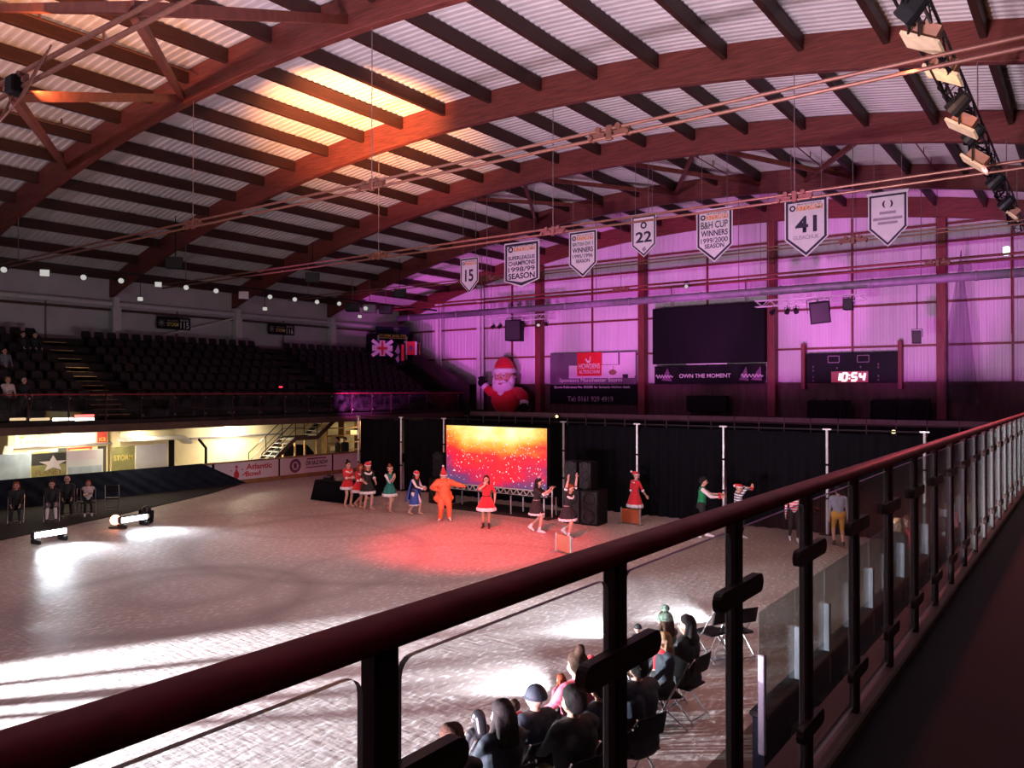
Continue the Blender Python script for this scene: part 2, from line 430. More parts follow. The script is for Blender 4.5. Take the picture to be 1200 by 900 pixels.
ORD = ['first', 'second', 'third', 'fourth', 'fifth', 'sixth', 'seventh', 'eighth', 'ninth', 'tenth', 'eleventh', 'twelfth', 'thirteenth',
       'fourteenth', 'fifteenth', 'sixteenth', 'seventeenth', 'eighteenth', 'nineteenth', 'twentieth', 'twenty-first', 'twenty-second', 'twenty-third', 'twenty-fourth', 'twenty-fifth', 'twenty-sixth', 'twenty-seventh', 'twenty-eighth', 'twenty-ninth', 'thirtieth']

DG = None
def text(parent, s, c, w, h, m, y=0.0, rot=0.0, name='lettering', shear=0.0, depth=.004, bold=.013):
    """lettering filling a w x h box centred at c=(x,z) on the local plane y, facing -y"""
    cu = bpy.data.curves.new('t', 'FONT'); cu.body = s; cu.size = 1; cu.extrude = 0.0; cu.shear = shear
    cu.offset = bold
    ob = bpy.data.objects.new('t', cu); COL.objects.link(ob)
    bpy.context.view_layer.update()
    me = bpy.data.meshes.new_from_object(ob.evaluated_get(bpy.context.evaluated_depsgraph_get()))
    bpy.data.objects.remove(ob); bpy.data.curves.remove(cu)
    xs = [v.co.x for v in me.vertices]; ys = [v.co.y for v in me.vertices]
    x0, x1, y0, y1 = min(xs), max(xs), min(ys), max(ys)
    for v in me.vertices:
        a = ((v.co.x - x0) / (x1 - x0) - .5) * w; b = ((v.co.y - y0) / (y1 - y0) - .5) * h
        v.co = (c[0] + a * cos(rot) - b * sin(rot), y - depth, c[1] + a * sin(rot) + b * cos(rot))
    me.materials.clear(); me.materials.append(MATS[m]); me.update()
    o = link(name, me, parent)
    return o
# ------------------------------------------------------------------ the hall
WY = 42.0            # end wall
WX = -40.8           # left wall
APEX = -16.8; KAR = .00714; ZB = 13.2; BD = .95     # underside of the arches at the apex, arch depth
def zbot(x): return ZB - KAR * (x - APEX) ** 2
def zroof(x): return zbot(x) + BD
XR = 8.0

# ice floor
m = MB(); nx, ny = 60, 60
for i in range(1):
    m.add([(-31.5, -14, 0), (-3.6, -14, 0), (-3.6, 34, 0), (-31.5, 34, 0)], [(0, 1, 2, 3)])
struct(m.build('floor', 'ice'), 'scuffed pale ice rink filling the middle of the hall', 'ice rink')
m = MB(); m.box((-36.2, 14, -.05), (9.3, 56, .1))
struct(m.build('floor_concourse', 'floor_concourse'), 'brown concourse floor under the far stand', 'floor')
m = MB(); m.box((-14.5, 38.05, -.05), (46, 8, .1))
struct(m.build('floor_end', 'floor_concourse'), 'dark floor behind the rink end under the balcony', 'floor')
# near-side rubber strip and the raised walkway where the photo was taken
m = MB(); m.box((-2.35, 10, -.06), (2.5, 48, .12))
struct(m.build('floor_bench', 'floor_rubber'), 'brown rubber floor between near boards and raised walkway', 'floor')
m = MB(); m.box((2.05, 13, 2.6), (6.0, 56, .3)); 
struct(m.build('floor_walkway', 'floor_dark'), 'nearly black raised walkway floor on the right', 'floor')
m = MB(); m.box((-1.0, 13, 2.55), (.12, 56, .52))
struct(m.build('trim_1', 'fascia'), 'dark edge beam under the near glass balustrade', 'trim')

# curved corrugated roof: real ribs along the arch
m = MB()
xs = [WX - .6 + i * (XR + 1.2 - WX + .6) / 44 for i in range(45)]
ys = []
y = -12.0
while y < WY + .3:
    ys += [(y, 0), (y + .075, 0), (y + .11, .035), (y + .215, .035)]; y += .25
vs = [(x, yy, zroof(x) + dz) for (yy, dz) in ys for x in xs]
n = len(xs)
fs = [(i * n + j, (i + 1) * n + j, (i + 1) * n + j + 1, i * n + j + 1) for i in range(len(ys) - 1) for j in range(n - 1)]
m.add(vs, fs)
# outer skin so that the roof has thickness
struct(m.build('ceiling', 'roof_sheet'), 'curved pale corrugated roof sheeting', 'roof')

# end wall: vertically ribbed sheeting, dark lower band
m = MB(); x = WX; vs = []; cols = []
while x < XR:
    for dx, dy in ((0, 0), (.16, 0), (.185, .022), (.275, .022)): cols.append((x + dx, WY + dy))
    x += .30
vs = [(cx, cy, 4.62) for cx, cy in cols] + [(cx, cy, zroof(cx) + .05) for cx, cy in cols]; n = len(cols)
m.add(vs, [(i, i + 1, n + i + 1, n + i) for i in range(n - 1)])
struct(m.build('wall_back', 'wall_sheet'), 'pale ribbed end wall sheeting washed with purple light', 'wall')
m = MB(); m.box(((WX + XR) / 2, WY + .08, 3.7), (XR - WX, .2, 1.9))
struct(m.build('wall_back_plinth', 'wall_dark'), 'dark brown lower band of the end wall behind the balcony', 'wall')
m = MB(); m.box(((WX + XR) / 2, WY - .3, 1.27), (XR - WX, .2, 2.54))
struct(m.build('wall_back_base', 'wall_dark'), 'dark wall under the end balcony', 'wall')
# left wall
m = MB(); m.box((WX - .1, 15, 5.0), (.2, 55, 10.1))
struct(m.build('wall_left', 'wall_white'), 'white wall above the back of the far stand', 'wall')
# right wall and near wall close the hall
m = MB(); m.box((XR + .1, 15, 6), (.2, 55, 12.5))
struct(m.build('wall_right', 'wall_dark'), 'dark wall on the near side of the hall', 'wall')
m = MB(); m.box(((WX + XR) / 2, -12.1, 6.5), (XR - WX, .2, 15))
struct(m.build('wall_front', 'wall_white'), 'white wall at the near end of the hall', 'wall')

# roof arches
ARCH_Y = [6.4, 13.5, 20.6, 27.75, 34.9, 41.55]
AL = {1: 'thick red brown timber roof arch, the nearest one, crossing the top left corner',
      2: 'thick red brown timber roof arch lit orange by the uplight, second in line',
      3: 'red brown timber roof arch, third in line, passing above the pennants',
      4: 'red brown timber roof arch just behind the hanging pennants',
      5: 'red brown timber rafter lying along the top of the purple end wall'}
for i, y in enumerate(ARCH_Y):
    if i == 0: continue
    w = .26 if i < 5 else .2
    m = MB(); rs = []
    xs = [WX + .02 + k * (XR - WX - .04) / 48 for k in range(49)]
    def ringp(x):
        zb = zbot(x); zt = zroof(x) - .012; c = .02
        return [(x, y - w / 2 + c, zb), (x, y + w / 2 - c, zb), (x, y + w / 2, zb + c), (x, y + w / 2, zt), (x, y - w / 2, zt), (x, y - w / 2, zb + c)]
    m.rings([ringp(x) for x in xs])
    o = m.build('roof_arch', 'arch_wood')
    tag(o, AL[i], 'roof beam')
# purlins between the arches, hung from the sheeting
def purlin_x(): return [-40.0 + 2 * k for k in range(24)]
BAYN = ['before the nearest roof arch', 'between the nearest and second roof arches', 'between the second and third roof arches', 'between the third and fourth roof arches', 'between the fourth arch and the end wall']
for b in range(5):
    y0, y1 = ARCH_Y[b] + .13, ARCH_Y[b + 1] - .13
    n = 0
    for x in purlin_x():
        zt = zroof(x) - .012; h = .40
        if not seen((x, y0, zt - .2), (x, y1, zt - .2)): continue
        m = MB(); m.bbox((x, (y0 + y1) / 2, zt - h / 2 - .02), (.15, y1 - y0, h), .012)
        o = m.build('roof_purlin', 'purlin_wood', origin=(x, (y0 + y1) / 2, zt - h))
        tag(o, f'dark timber purlin, {ORD[n]} from the left {BAYN[b]}', 'purlin', 'roof purlins')
        n += 1
# light steel conduits running beside a few purlins
k = 0
for x, b in ((-21.5, 0), (-27.5, 0), (-13.0, 3), (-9.0, 3), (-5.0, 3)):
    zt = zroof(x) - .30
    m = MB(); m.tube([(x, ARCH_Y[b] + .15, zt), (x, ARCH_Y[b + 1] - .15, zt)], .025, 8)
    for q in range(4): m.box((x, ARCH_Y[b] + 1 + 1.6 * q, zt + .12), (.03, .05, .24))
    tag(m.build('conduit_pipe', 'cable_steel'), f'thin pale conduit under the roof sheets, {ORD[k]} of those visible', 'pipe', 'roof conduits'); k += 1

# tie rods: paired tubes under every arch with hangers and coupling clusters
def tie(y, z, x0, x1, hang, clusters, label, r=.035, sep=.16, steel='cable_steel'):
    t = root('tie_rod', (0, y, z), label, 'tie rod')
    for s_ in (-1, 1):
        m = MB(); m.tube([(x0, 0, s_ * sep / 2), (x1, 0, s_ * sep / 2)], r, 8); m.build('rod', steel, t)
    for x in hang:
        m = MB(); m.tube([(x, 0, 0), (x, 0, zbot(x) - z + .02)], .012, 6); m.build('hanger', 'wire', t)
    for x in clusters:
        m = MB()
        m.bbox((x, 0, 0), (.14, .10, .30), .02)
        for k in (-1, 1):
            m.tube([(x + k * .22, -.09, .08), (x + k * .22, .09, .08)], .06, 10); m.tube([(x + k * .40, -.08, -.06), (x + k * .40, .08, -.06)], .05, 10)
            m.bar((x - k * .1, 0, -.05), (x + k * .45, 0, 0), .05, .10)
        m.build('coupling', 'cable_steel', t)
    return t
tie(6.4, 10.05, -26, 4, [], [-16.2], 'pair of thick reddish tie rods crossing the top left corner', .045, .26)
tie(13.5, 9.3, -36, 2, [-21.9, -14.2], [-21.9, -14.2, -7.6], 'pair of tie rods hanging under the nearest roof arch')
tie(20.6, 9.25, -36, 4, [-21.3, -13.6, -6.2], [-21.3, -13.6, -6.2], 'orange lit tie rods hanging under the second roof arch, running behind the left pennants')
tie(27.95, 9.3, -36, 5, [-22, -14, -6.5], [-22, -6.5], 'pair of thin tie rods running low behind the pennants', .025, .12)
tie(34.9, 9.3, -36, 6, [-19, -12, -5, 0], [-19, -5, 0], 'dark red tie rods under the fourth arch crossing the purple wall', .05, .2, 'steel_red')

# zig-zag timber struts at the top left and between the far arches
def strut(p, q, w, label, mt='brace_wood'):
    m = MB(); m.bar(p, q, w, w * 1.25)
    tag(m.build('roof_strut', mt, origin=tuple(V(p))), label, 'strut')
A = on_y(14, 112, 6.4); B = on_y(152, 8, 6.4)
strut(A, on_y(212, 114, 13.4), .17, 'dark timber strut running level from the coupling box to the nearest arch')
strut(A, on_y(76, 196, 13.4), .15, 'slanting timber strut dropping from the coupling box to the nearest arch')
strut(B, on_y(212, 112, 13.4), .15, 'reddish slanting strut dropping from the tie rods to the nearest arch')
strut(B, on_y(405, 22, 13.4), .17, 'dark strut running level along the top edge to the nearest arch')
strut(on_y(-60, 8, 9.0), B, .14, 'red lit strut at the very top left corner of the roof')
cb = root('coupling_box', A + V((0, -.05, -.05)), 'black junction box with trailing cables where struts meet at the left edge', 'junction box')
m = MB(); m.bbox((.25, 0, .18), (.32, .28, .34), .03); m.build('housing', 'black', cb)
m = MB()
for k in range(4):
    a = .12 * k
    m.tube([(.2, 0, .1), (.0 - a, -.1, -.35 - a * .4), (.5 + a, -.1, -.25 + a * .3), (1.3 + a, 0, .42 + .05 * k)], .016, 6)
m.build('cable', 'cable_steel', cb)
for k, (x0, x1) in enumerate(((-16, -12), (-12, -16), (-20, -16), (-12, -8), (-6, -10), (-24, -20), (-20, -24))):
    strut((x0, 27.9, zbot(x0) + .40), (x1, 34.75, zbot(x1) + .40), .13, f'diagonal timber brace between the third and fourth arches, number {ORD[k]} in the row')

# end wall columns, posts and girts
for k, u in enumerate((632, 753, 905, 1104)):
    x = on_y(u, 300, WY - .35).x
    m = MB(); m.bbox((x, WY - .30, (2.9 + zbot(x)) / 2), (.42, .50, zbot(x) - 2.9), .02)
    o = m.build('wall_column', 'column_wood', origin=(x, WY - .30, 2.9))
    tag(o, f'tall red brown timber column on the purple wall, {ORD[k]} from the left', 'column', 'timber wall columns')
for k, u in enumerate((513, 562)):
    x = on_y(u, 380, WY - .5).x
    m = MB(); m.tube([(x, WY - .6, 3.0), (x, WY - .6, zbot(x) + .05)], .15, 12); m.tube([(x + .34, WY - .6, 3.0), (x + .34, WY - .6, zbot(x))], .08, 10)
    o = m.build('wall_pipe', 'white_paint', origin=(x, WY - .6, 3.0))
    tag(o, 'white upright pipe at the left end of the purple wall by the stand' if k == 0 else 'white upright pipe on the purple wall beside the inflatable figure', 'pipe')
n = 2
for u in (600, 694, 829, 999, 1187):
    x = on_y(u, 380, WY - .08).x
    m = MB(); m.box((x, WY - .05, (4.6 + zbot(x)) / 2), (.09, .12, zbot(x) - 4.6))
    struct(m.build(f'trim_{n}', 'steel_red'), 'slim dark red post on the purple end wall', 'trim'); n += 1
for z, hh in ((6.42, .10), (8.45, .10), (10.2, .12), (11.25, .10), (12.1, .10)):
    hw = sqrt(max(0, (ZB + .5 - z) / KAR)); x0 = max(WX, APEX - hw); x1 = min(XR, APEX + hw)
    m = MB(); m.box(((x0 + x1) / 2, WY - .04, z), (x1 - x0, .1, hh))
    struct(m.build(f'trim_{n}', 'steel_red'), 'dark red horizontal rail on the purple end wall', 'trim'); n += 1
m = MB(); m.box(((WX + XR) / 2, WY - .1, 4.62), (XR - WX, .22, .12))
struct(m.build(f'trim_{n}', 'wall_dark'), 'ledge where the purple sheeting meets the dark lower band', 'trim'); n += 1

# fat grey duct across the end wall
DY = 37.6
m = MB(); m.tube([(-37, DY, 9.0), (XR - .2, DY, 9.0)], .19, 14)
for x in range(-36, 8, 4): m.tube([(x, DY, 9.0), (x + .1, DY, 9.0)], .215, 14)
d = root('ceiling_duct', (-15, DY, 9.0), 'long fat grey pipe crossing in front of the purple wall', 'duct')
m.build('duct_pipe', 'duct', d, origin=None, smooth=True).location = (15, -DY, -9.0)
for x in (-30, -22, -14, -6, 2):
    m = MB(); m.tube([(x + 15, 0, .18), (x + 15, 0, zroof(x) - 9.0)], .015, 6); m.build('hanger', 'wire', d)
# ------------------------------------------------------------------ end wall: signs, screen, scoreboard, pennants
def panel_root(name, u0, u1, v0, v1, y, label, cat, um=None):
    """a flat thing facing the rink on the plane y; returns root at its centre and its width and height"""
    a = on_y(u0, v0, y); uc = u0 if um is None else um
    x0 = on_y(u0, 450, y).x; x1 = on_y(u1, 450, y).x
    z1 = on_y(uc, v0, y).z; z0 = on_y(uc, v1, y).z
    r = root(name, ((x0 + x1) / 2, y, (z0 + z1) / 2), label, cat)
    return r, x1 - x0, z1 - z0

def plate(parent, name, x0, x1, z0, z1, m, y=0.0, t=.02):
    b = MB(); b.box(((x0 + x1) / 2, y - t / 2, (z0 + z1) / 2), (x1 - x0, t, z1 - z0)); return b.build(name, m, parent)

# sponsor sign
r, w, h = panel_root('sponsor_sign', 645, 746, 414.5, 473, WY - .30, 'large sponsor sign with a red square between two wall columns', 'sign')
X = lambda t: (t - .5) * w
Z = lambda t: (.5 - t) * h
plate(r, 'photo_panel', X(0), X(1), Z(.62), Z(0), 'sign_purple')
plate(r, 'dark_panel', X(0), X(1), Z(1), Z(.62), 'screen_black')
plate(r, 'worktop_picture', X(.23), X(.98), Z(.50), Z(.25), 'sign_white', -.02, .004)
plate(r, 'tile_picture', X(.62), X(.80), Z(.24), Z(.02), 'sign_white', -.02, .004)
plate(r, 'door_picture', X(.82), X(.99), Z(.46), Z(.02), 'sign_white', -.024, .004)
m = MB(); m.ball((X(.74), -.03, Z(.39)), .22, 12, 8, (1.2, .05, .75)); m.tube([(X(.745), -.03, Z(.36)), (X(.75), -.03, Z(.27))], .02, 6); m.build('bowl_picture', 'brown_ink', r)
plate(r, 'pot_picture', X(.85), X(.91), Z(.50), Z(.43), 'ink_dark', -.028, .004)
plate(r, 'red_square', X(.33), X(.615), Z(.455), Z(0), 'sign_red', -.02, .02)
m = MB(); m.prism([(X(.425), Z(.13)), (X(.44), Z(.115)), (X(.455), Z(.16)), (X(.475), Z(.16)), (X(.483), Z(.07)), (X(.49), Z(.09)), (X(.487), Z(.18)), (X(.47), Z(.205)), (X(.45), Z(.20))], -.046, -.042); m.build('bird_mark', 'white_ink', r)
text(r, 'HOWDENS', (X(.473), Z(.265)), w * .245, h * .10, 'white_ink', -.042)
text(r, 'ALTRINCHAM', (X(.473), Z(.375)), w * .24, h * .075, 'white_ink', -.042)
text(r, 'Sponsors Manchester Storm', (X(.48), Z(.545)), w * .73, h * .095, 'white_ink', -.03)
text(r, 'Quote Reference No. 0/2305 for fantastic kitchen deals', (X(.49), Z(.672)), w * .88, h * .055, 'white_ink', -.03)
text(r, 'Tel: 0161 929 4919', (X(.48), Z(.90)), w * .53, h * .10, 'ink_grey', -.03)

# big blank screen with cloth banner under it
r, w, h = panel_root('wall_screen', 764.5, 896.5, 362, 427, WY - .9, 'large blank black video screen hanging before the purple wall', 'screen')
X = lambda t: (t - .5) * w
Z = lambda t: (.5 - t) * h
m = MB(); m.bbox((0, .18, 0), (w, .36, h), .03); m.build('cabinet', 'screen_black', r)
plate(r, 'display', X(.012), X(.988), Z(.98), Z(.02), 'black', -.001, .012)
m = MB()
for x in (-w * .33, w * .33):
    m.tube([(x, .2, h / 2), (x, .2, h / 2 + 1.25)], .03, 6)
m.build('hanging_bracket', 'wire', r)
m = MB(); m.box((X(.5), .05, Z(1.012)), (w * .36, .06, .05)); m.build('lower_rail', 'pipe_pale', r)
r2 = root('cloth_banner', r.location + V((0, .15, -h / 2 - .62)), 'dark purple cloth banner with lettering hanging under the black screen', 'banner')
m = MB(); n = 60; vs = []
for i in range(n + 1):
    for j in range(7):
        t = i / n; q = j / 6
        vs.append(((t - .5) * w * .98, .05 * sin(t * 34) * (1 - q) * (1 if .15 < t < .3 or t > .72 else .25), (.5 - q) * 1.02))
m.add(vs, [(i * 7 + j, i * 7 + j + 1, i * 7 + j + 8, i * 7 + j + 7) for i in range(n) for j in range(6)]); m.build('cloth', 'black', r2, smooth=True)
for x0, x1, x2 in ((-.42, -.36, -.32), (.28, .34, .36), (.38, .46, .47)):
    m = MB(); m.prism([(w * x0, -.3), (w * x1, .42), (w * x2, -.35)], -.065, -.06); m.build('purple_fold', 'purple_cloth', r2)
text(r2, 'OWN THE MOMENT', (-.02 * w, -.06), w * .46, .22, 'white_ink', -.07)
# two scrawled signatures, unreadable in the photograph: brush strokes
for x0, x1 in ((-.47, -.31), (.30, .48)):
    m = MB(); pts = []
    for k in range(40):
        t = k / 39; pts.append((w * (x0 + (x1 - x0) * t), -.075, -.08 + .11 * sin(t * 38) * (1 - .5 * t)))
    m.tube(pts, .022, 5); m.build('scrawl', 'white_ink', r2)

# scoreboard
r, w, h = panel_root('scoreboard', 945, 1052, 414.5, 449, WY - .45, 'black scoreboard with glowing red clock digits on the purple wall', 'scoreboard')
X = lambda t: (t - .5) * w
Z = lambda t: (.5 - t) * h
m = MB(); m.bbox((0, .12, 0), (w, .24, h), .02); m.build('cabinet', 'screen_black', r)
for a, b in ((.25, .375), (.575, .70)):
    m = MB()
    for p, q in (((a, .10), (b, .10)), ((b, .10), (b, .32)), ((b, .32), (a, .32)), ((a, .32), (a, .10))):
        m.bar((X(p[0]), -.012, Z(p[1])), (X(q[0]), -.012, Z(q[1])), .03, .012, (0, 1, 0))
    m.build('digit_window', 'ink_grey', r)
for x, z in ((.08, .45), (.08, .58), (.08, .80), (.08, .92), (.80, .40), (.80, .50), (.80, .78), (.80, .90), (.35, .50), (.61, .48)):
    m = MB(); m.bbox((X(x), -.01, Z(z)), (.07, .03, .10), .01); m.build('indicator', 'sign_purple', r)
# seven-segment clock
SEG = {'1': 'bc', '0': 'abcdef', '5': 'afgcd', '4': 'fgbc'}
def digit(ch, cx, cz, dw, dh):
    m = MB(); k = .16
    P = {'a': ((0, 1), (1, 1)), 'g': ((0, .5), (1, .5)), 'd': ((0, 0), (1, 0)), 'f': ((0, .5), (0, 1)), 'b': ((1, .5), (1, 1)), 'e': ((0, 0), (0, .5)), 'c': ((1, 0), (1, .5))}
    for s_ in SEG[ch]:
        p, q = P[s_]
        f = lambda t: (cx + (t[0] - .5) * dw + (t[1] - .5) * dh * k, -.03, cz + (t[1] - .5) * dh)
        m.bar(f(p), f(q), .045, .085, (0, 1, 0)) if False else m.tube([f(p), f(q)], .058, 8)
    m.build('digit', 'digit_core', r)
cx = X(.485); cz = Z(.80)
for ch, dx in (('1', -.55), ('0', -.21), ('5', .24), ('4', .60)): digit(ch, cx + dx, cz, .22, .36)
m = MB()
for dz in (-.08, .08): m.ball((cx + .02, -.03, cz + dz), .045)
m.build('colon', 'digit_core', r)
plate(r, 'digit_halo', cx - .85, cx + .88, cz - .27, cz + .27, 'digits', -.001, .008)  # red bloom round the clock, put in as a glowing plate
for k, u in enumerate((941.5, 1055)):
    x = on_y(u, 450, WY - .4).x
    m = MB(); m.bbox((x, WY - .35, 5.5), (.2, .3, 2.35), .02)
    tag(m.build('sign_post', 'column_wood', origin=(x, WY - .35, 4.33)), 'short red brown post at the ' + ('left' if k == 0 else 'right') + ' end of the scoreboard', 'post')

# pennants hung under the third arch
def pennant(u0, u1, vt, vs_, vp, label, lines, header=True, roll=False, cond=1.0):
    y = 27.42; uc = (u0 + u1) / 2
    x0 = on_y(u0, 300, y).x; x1 = on_y(u1, 300, y).x
    zt, zs, zp = (on_y(uc, q, y).z for q in (vt, vs_, vp))
    w = x1 - x0; H = zt - zp
    r = root('pennant', ((x0 + x1) / 2, y, zt), label, 'pennant', group=None)
    def pent(i, y0, y1, m, name):
        hw = w / 2 - i; zs2 = zs - zt + i * .35; zp2 = zp - zt + i * 1.35
        b = MB(); b.prism([(-hw, -i), (-hw, zs2), (0, zp2), (hw, zs2), (hw, -i)], y0, y1); b.build(name, m, r)
    pent(0, .0, .02, 'banner_white' if not roll else 'banner_white', 'border')
    pent(w * .030, -.004, .0, 'ink_dark', 'dark_band')
    pent(w * .085, -.008, -.004, 'banner_white', 'field')
    if roll:
        b = MB(); b.tube([(-w * .53, 0, .02), (w * .53, 0, .02)], .05, 10); b.build('top_roll', 'banner_white', r)
    for sx in (-.35, .35):
        b = MB(); b.tube([(w * sx, .01, 0), (w * sx, .01, zbot((x0 + x1) / 2) - zt + .01)], .008, 6); b.build('hanging_wire', 'wire', r)
    f = lambda t: -t * H
    if header:
        plate(r, 'header_bar', -w * .22, w * .38, f(.20), f(.115), 'orange_ink', -.008, .003)
        text(r, 'STORM', (w * .08, f(.157)), w * .56, H * .075, 'banner_white', -.011, shear=.2, depth=.002)
        text(r, 'MANCHESTER', (w * .08, f(.092)), w * .56, H * .026, 'ink_dark', -.009)
        b = MB(); b.ring_torus((0, 0, 0), w * .055, w * .018, 16, 6); o = b.build('crest', 'ink_dark', r); o.rotation_euler = (R(90), 0, 0); o.location = (-w * .31, -.012, f(.15)); o.scale = (1, 1, .1)
    for (s_, t, tw, th, mt) in lines:
        text(r, s_, (0, f(t)), w * tw, H * th, mt, -.009, bold=.026 if s_ in ('15', '22', '41', 'SEASON', 'WINNERS', 'CHAMPIONS', 'SUPERLEAGUE') else .014)
    return r, w, H
pennant(539.5, 560.5, 302, 330, 343.5, 'narrow pennant bearing the number 15, the smallest and lowest of all', [('15', .50, .46, .34, 'ink_dark')])
pennant(591, 632, 283, 328, 336.5, 'broad pennant with blunt point reading SUPERLEAGUE CHAMPIONS', [('SUPERLEAGUE', .345, .76, .085, 'ink_dark'), ('CHAMPIONS', .465, .76, .10, 'ink_dark'), ('1998/99', .60, .76, .11, 'ink_dark'), ('SEASON', .745, .76, .13, 'ink_dark')])
pennant(667, 699.5, 270, 309, 325, 'pointed pennant reading BRITISH DIV 1 WINNERS', [('BRITISH DIV 1', .285, .72, .08, 'ink_dark'), ('WINNERS', .41, .74, .11, 'ink_dark'), ('1995/1996', .54, .72, .085, 'ink_dark'), ('SEASON', .645, .50, .075, 'ink_dark')])
r, w, H = pennant(740.5, 769, 252, 287, 301, 'small pennant with number 22 hanging from a rolled top bar', [('22', .52, .66, .26, 'ink_dark')], False, True)
b = MB(); b.ring_torus((0, 0, 0), w * .10, w * .03, 18, 6); o = b.build('crest', 'ink_dark', r); o.rotation_euler = (R(90), 0, 0); o.location = (0, -.012, -.24 * H)
b = MB(); b.prism([(-w * .08, -.80 * H), (w * .06, -.74 * H), (w * .10, -.84 * H), (-.02, -.88 * H)], -.012, -.009); b.build('lower_mark', 'ink_grey', r)
pennant(816.5, 859, 244, 288, 307, 'pointed pennant reading B&H CUP WINNERS', [('B&H CUP', .30, .74, .13, 'ink_dark'), ('WINNERS', .455, .74, .11, 'ink_dark'), ('1999/2000', .59, .74, .095, 'ink_dark'), ('SEASON', .695, .54, .085, 'ink_dark')])
pennant(920, 971, 232, 279, 301, 'large pennant bearing the number 41', [('41', .44, .50, .28, 'ink_dark'), ('GUSACHUK', .66, .60, .07, 'ink_grey')])
r, w, H = pennant(1018, 1064.5, 226, 267, 289, 'rightmost pale pennant with a small crest and faint grey lines', [], False, True)
for k in (-1, 1):
    b = MB(); b.tube([(k * w * .11 * cos(a) * 1.0, -.012, -.20 * H + w * .12 * sin(a)) for a in [R(-55 + 11 * q) for q in range(11)]], [w * .004 + w * .022 * sin(pi * (q + .5) / 11) for q in range(11)], 6); b.build('crest', 'ink_dark', r)
for t, tw in ((.36, .42), (.47, .74), (.55, .5)):
    plate(r, 'faint_line', -w * tw / 2, w * tw / 2, -(t + .025) * H, -(t - .025) * H, 'ink_grey', -.008, .003)

# ------------------------------------------------------------------ hanging gear before the end wall
def box_truss(name, p, q, size, label, mtl='pipe_pale', bays=None):
    p = V(p); q = V(q); d = q - p; L = d.length
    a = atan2(d.y, d.x)
    r = root(name, p, label, 'truss', a)
    n = bays or int(L / size / 1.1)
    for sy, sz in ((-1, -1), (1, -1), (-1, 1), (1, 1)):
        b = MB(); b.tube([(0, sy * size / 2, sz * size / 2), (L, sy * size / 2, sz * size / 2)], .026, 6); b.build('chord', mtl, r)
    b = MB()
    for i in range(n):
        x0 = L * i / n; x1 = L * (i + 1) / n; s_ = 1 if i % 2 else -1
        for sy in (-1, 1): b.tube([(x0, sy * size / 2, -s_ * size / 2), (x1, sy * size / 2, s_ * size / 2)], .013, 5)
        for sz in (-1, 1): b.tube([(x0, -s_ * size / 2, sz * size / 2), (x1, s_ * size / 2, sz * size / 2)], .013, 5)
    b.build('lacing', mtl, r)
    return r
def hang_wires(r, xs, top):
    for x, z in zip(xs, top):
        b = MB(); b.tube([(x, 0, .1), (x, 0, z)], .012, 5); b.build('hanging_wire', 'wire', r)
TY = 38.6
t0 = on_y(568, 374, TY); t1 = on_y(649, 370, TY)
r = box_truss('lighting_truss', (t0.x, TY, 8.62), (t1.x, TY, 8.62), .28, 'short pale lighting truss before the purple wall left of the sponsor sign'); hang_wires(r, (.5, 4), (4.2, 4.4))
t2 = on_y(886, 357, 36.5); t3 = on_y(1016, 338, 36.5)
r = box_truss('lighting_truss', (t2.x, 36.5, 8.30), (t3.x, 36.5, 8.30), .28, 'pale lighting truss before the purple wall right of the black screen'); hang_wires(r, (.6, 4.4), (5.1, 5.0))

def hung_speaker(u, v, y, w, h, label, yaw=0.0, top=None):
    p = on_y(u, v, y)
    r = root('hanging_speaker', p, label, 'loudspeaker', yaw)
    m = MB(); d = w * .9
    m.rings([[(-w / 2, -d / 2, h / 2), (w / 2, -d / 2, h / 2), (w * .38, d / 2, h / 2), (-w * .38, d / 2, h / 2)], [(-w / 2, -d / 2, -h / 2), (w / 2, -d / 2, -h / 2), (w * .38, d / 2, -h / 2), (-w * .38, d / 2, -h / 2)]][::-1])
    o = m.build('cabinet', 'black', r)
    g = plate(r, 'grille', -w * .44, w * .44, -h * .44, h * .44, 'lamp_body', -d / 2, .02)
    b = MB()
    b.bar((-w * .56, 0, 0), (-w * .56, 0, h * .62), .05, .02); b.bar((w * .56, 0, 0), (w * .56, 0, h * .62), .05, .02); b.bar((-w * .56, 0, h * .62), (w * .56, 0, h * .62), .05, .02)
    b.tube([(0, 0, h * .62), (0, 0, (top or p.z + h) - p.z)], .02, 6)
    b.build('yoke', 'black', r)
    return r
a = hung_speaker(604, 387.5, TY, 1.0, 1.25, 'black loudspeaker hanging under the left lighting truss', .25, 8.5)
a = hung_speaker(960, 366, 36.5, .85, .95, 'black loudspeaker hanging under the right lighting truss', .25, 8.2); a.rotation_euler = (R(8), R(-6), .35)
hung_speaker(995, 356.5, 36.5, .42, .5, 'small black speaker hanging at the right end of the truss', 0, 8.2)
r = hung_speaker(1075, 395, 37.6, .36, .55, 'small black box hanging on a long cable beside the right wall column', 0, 9.0)

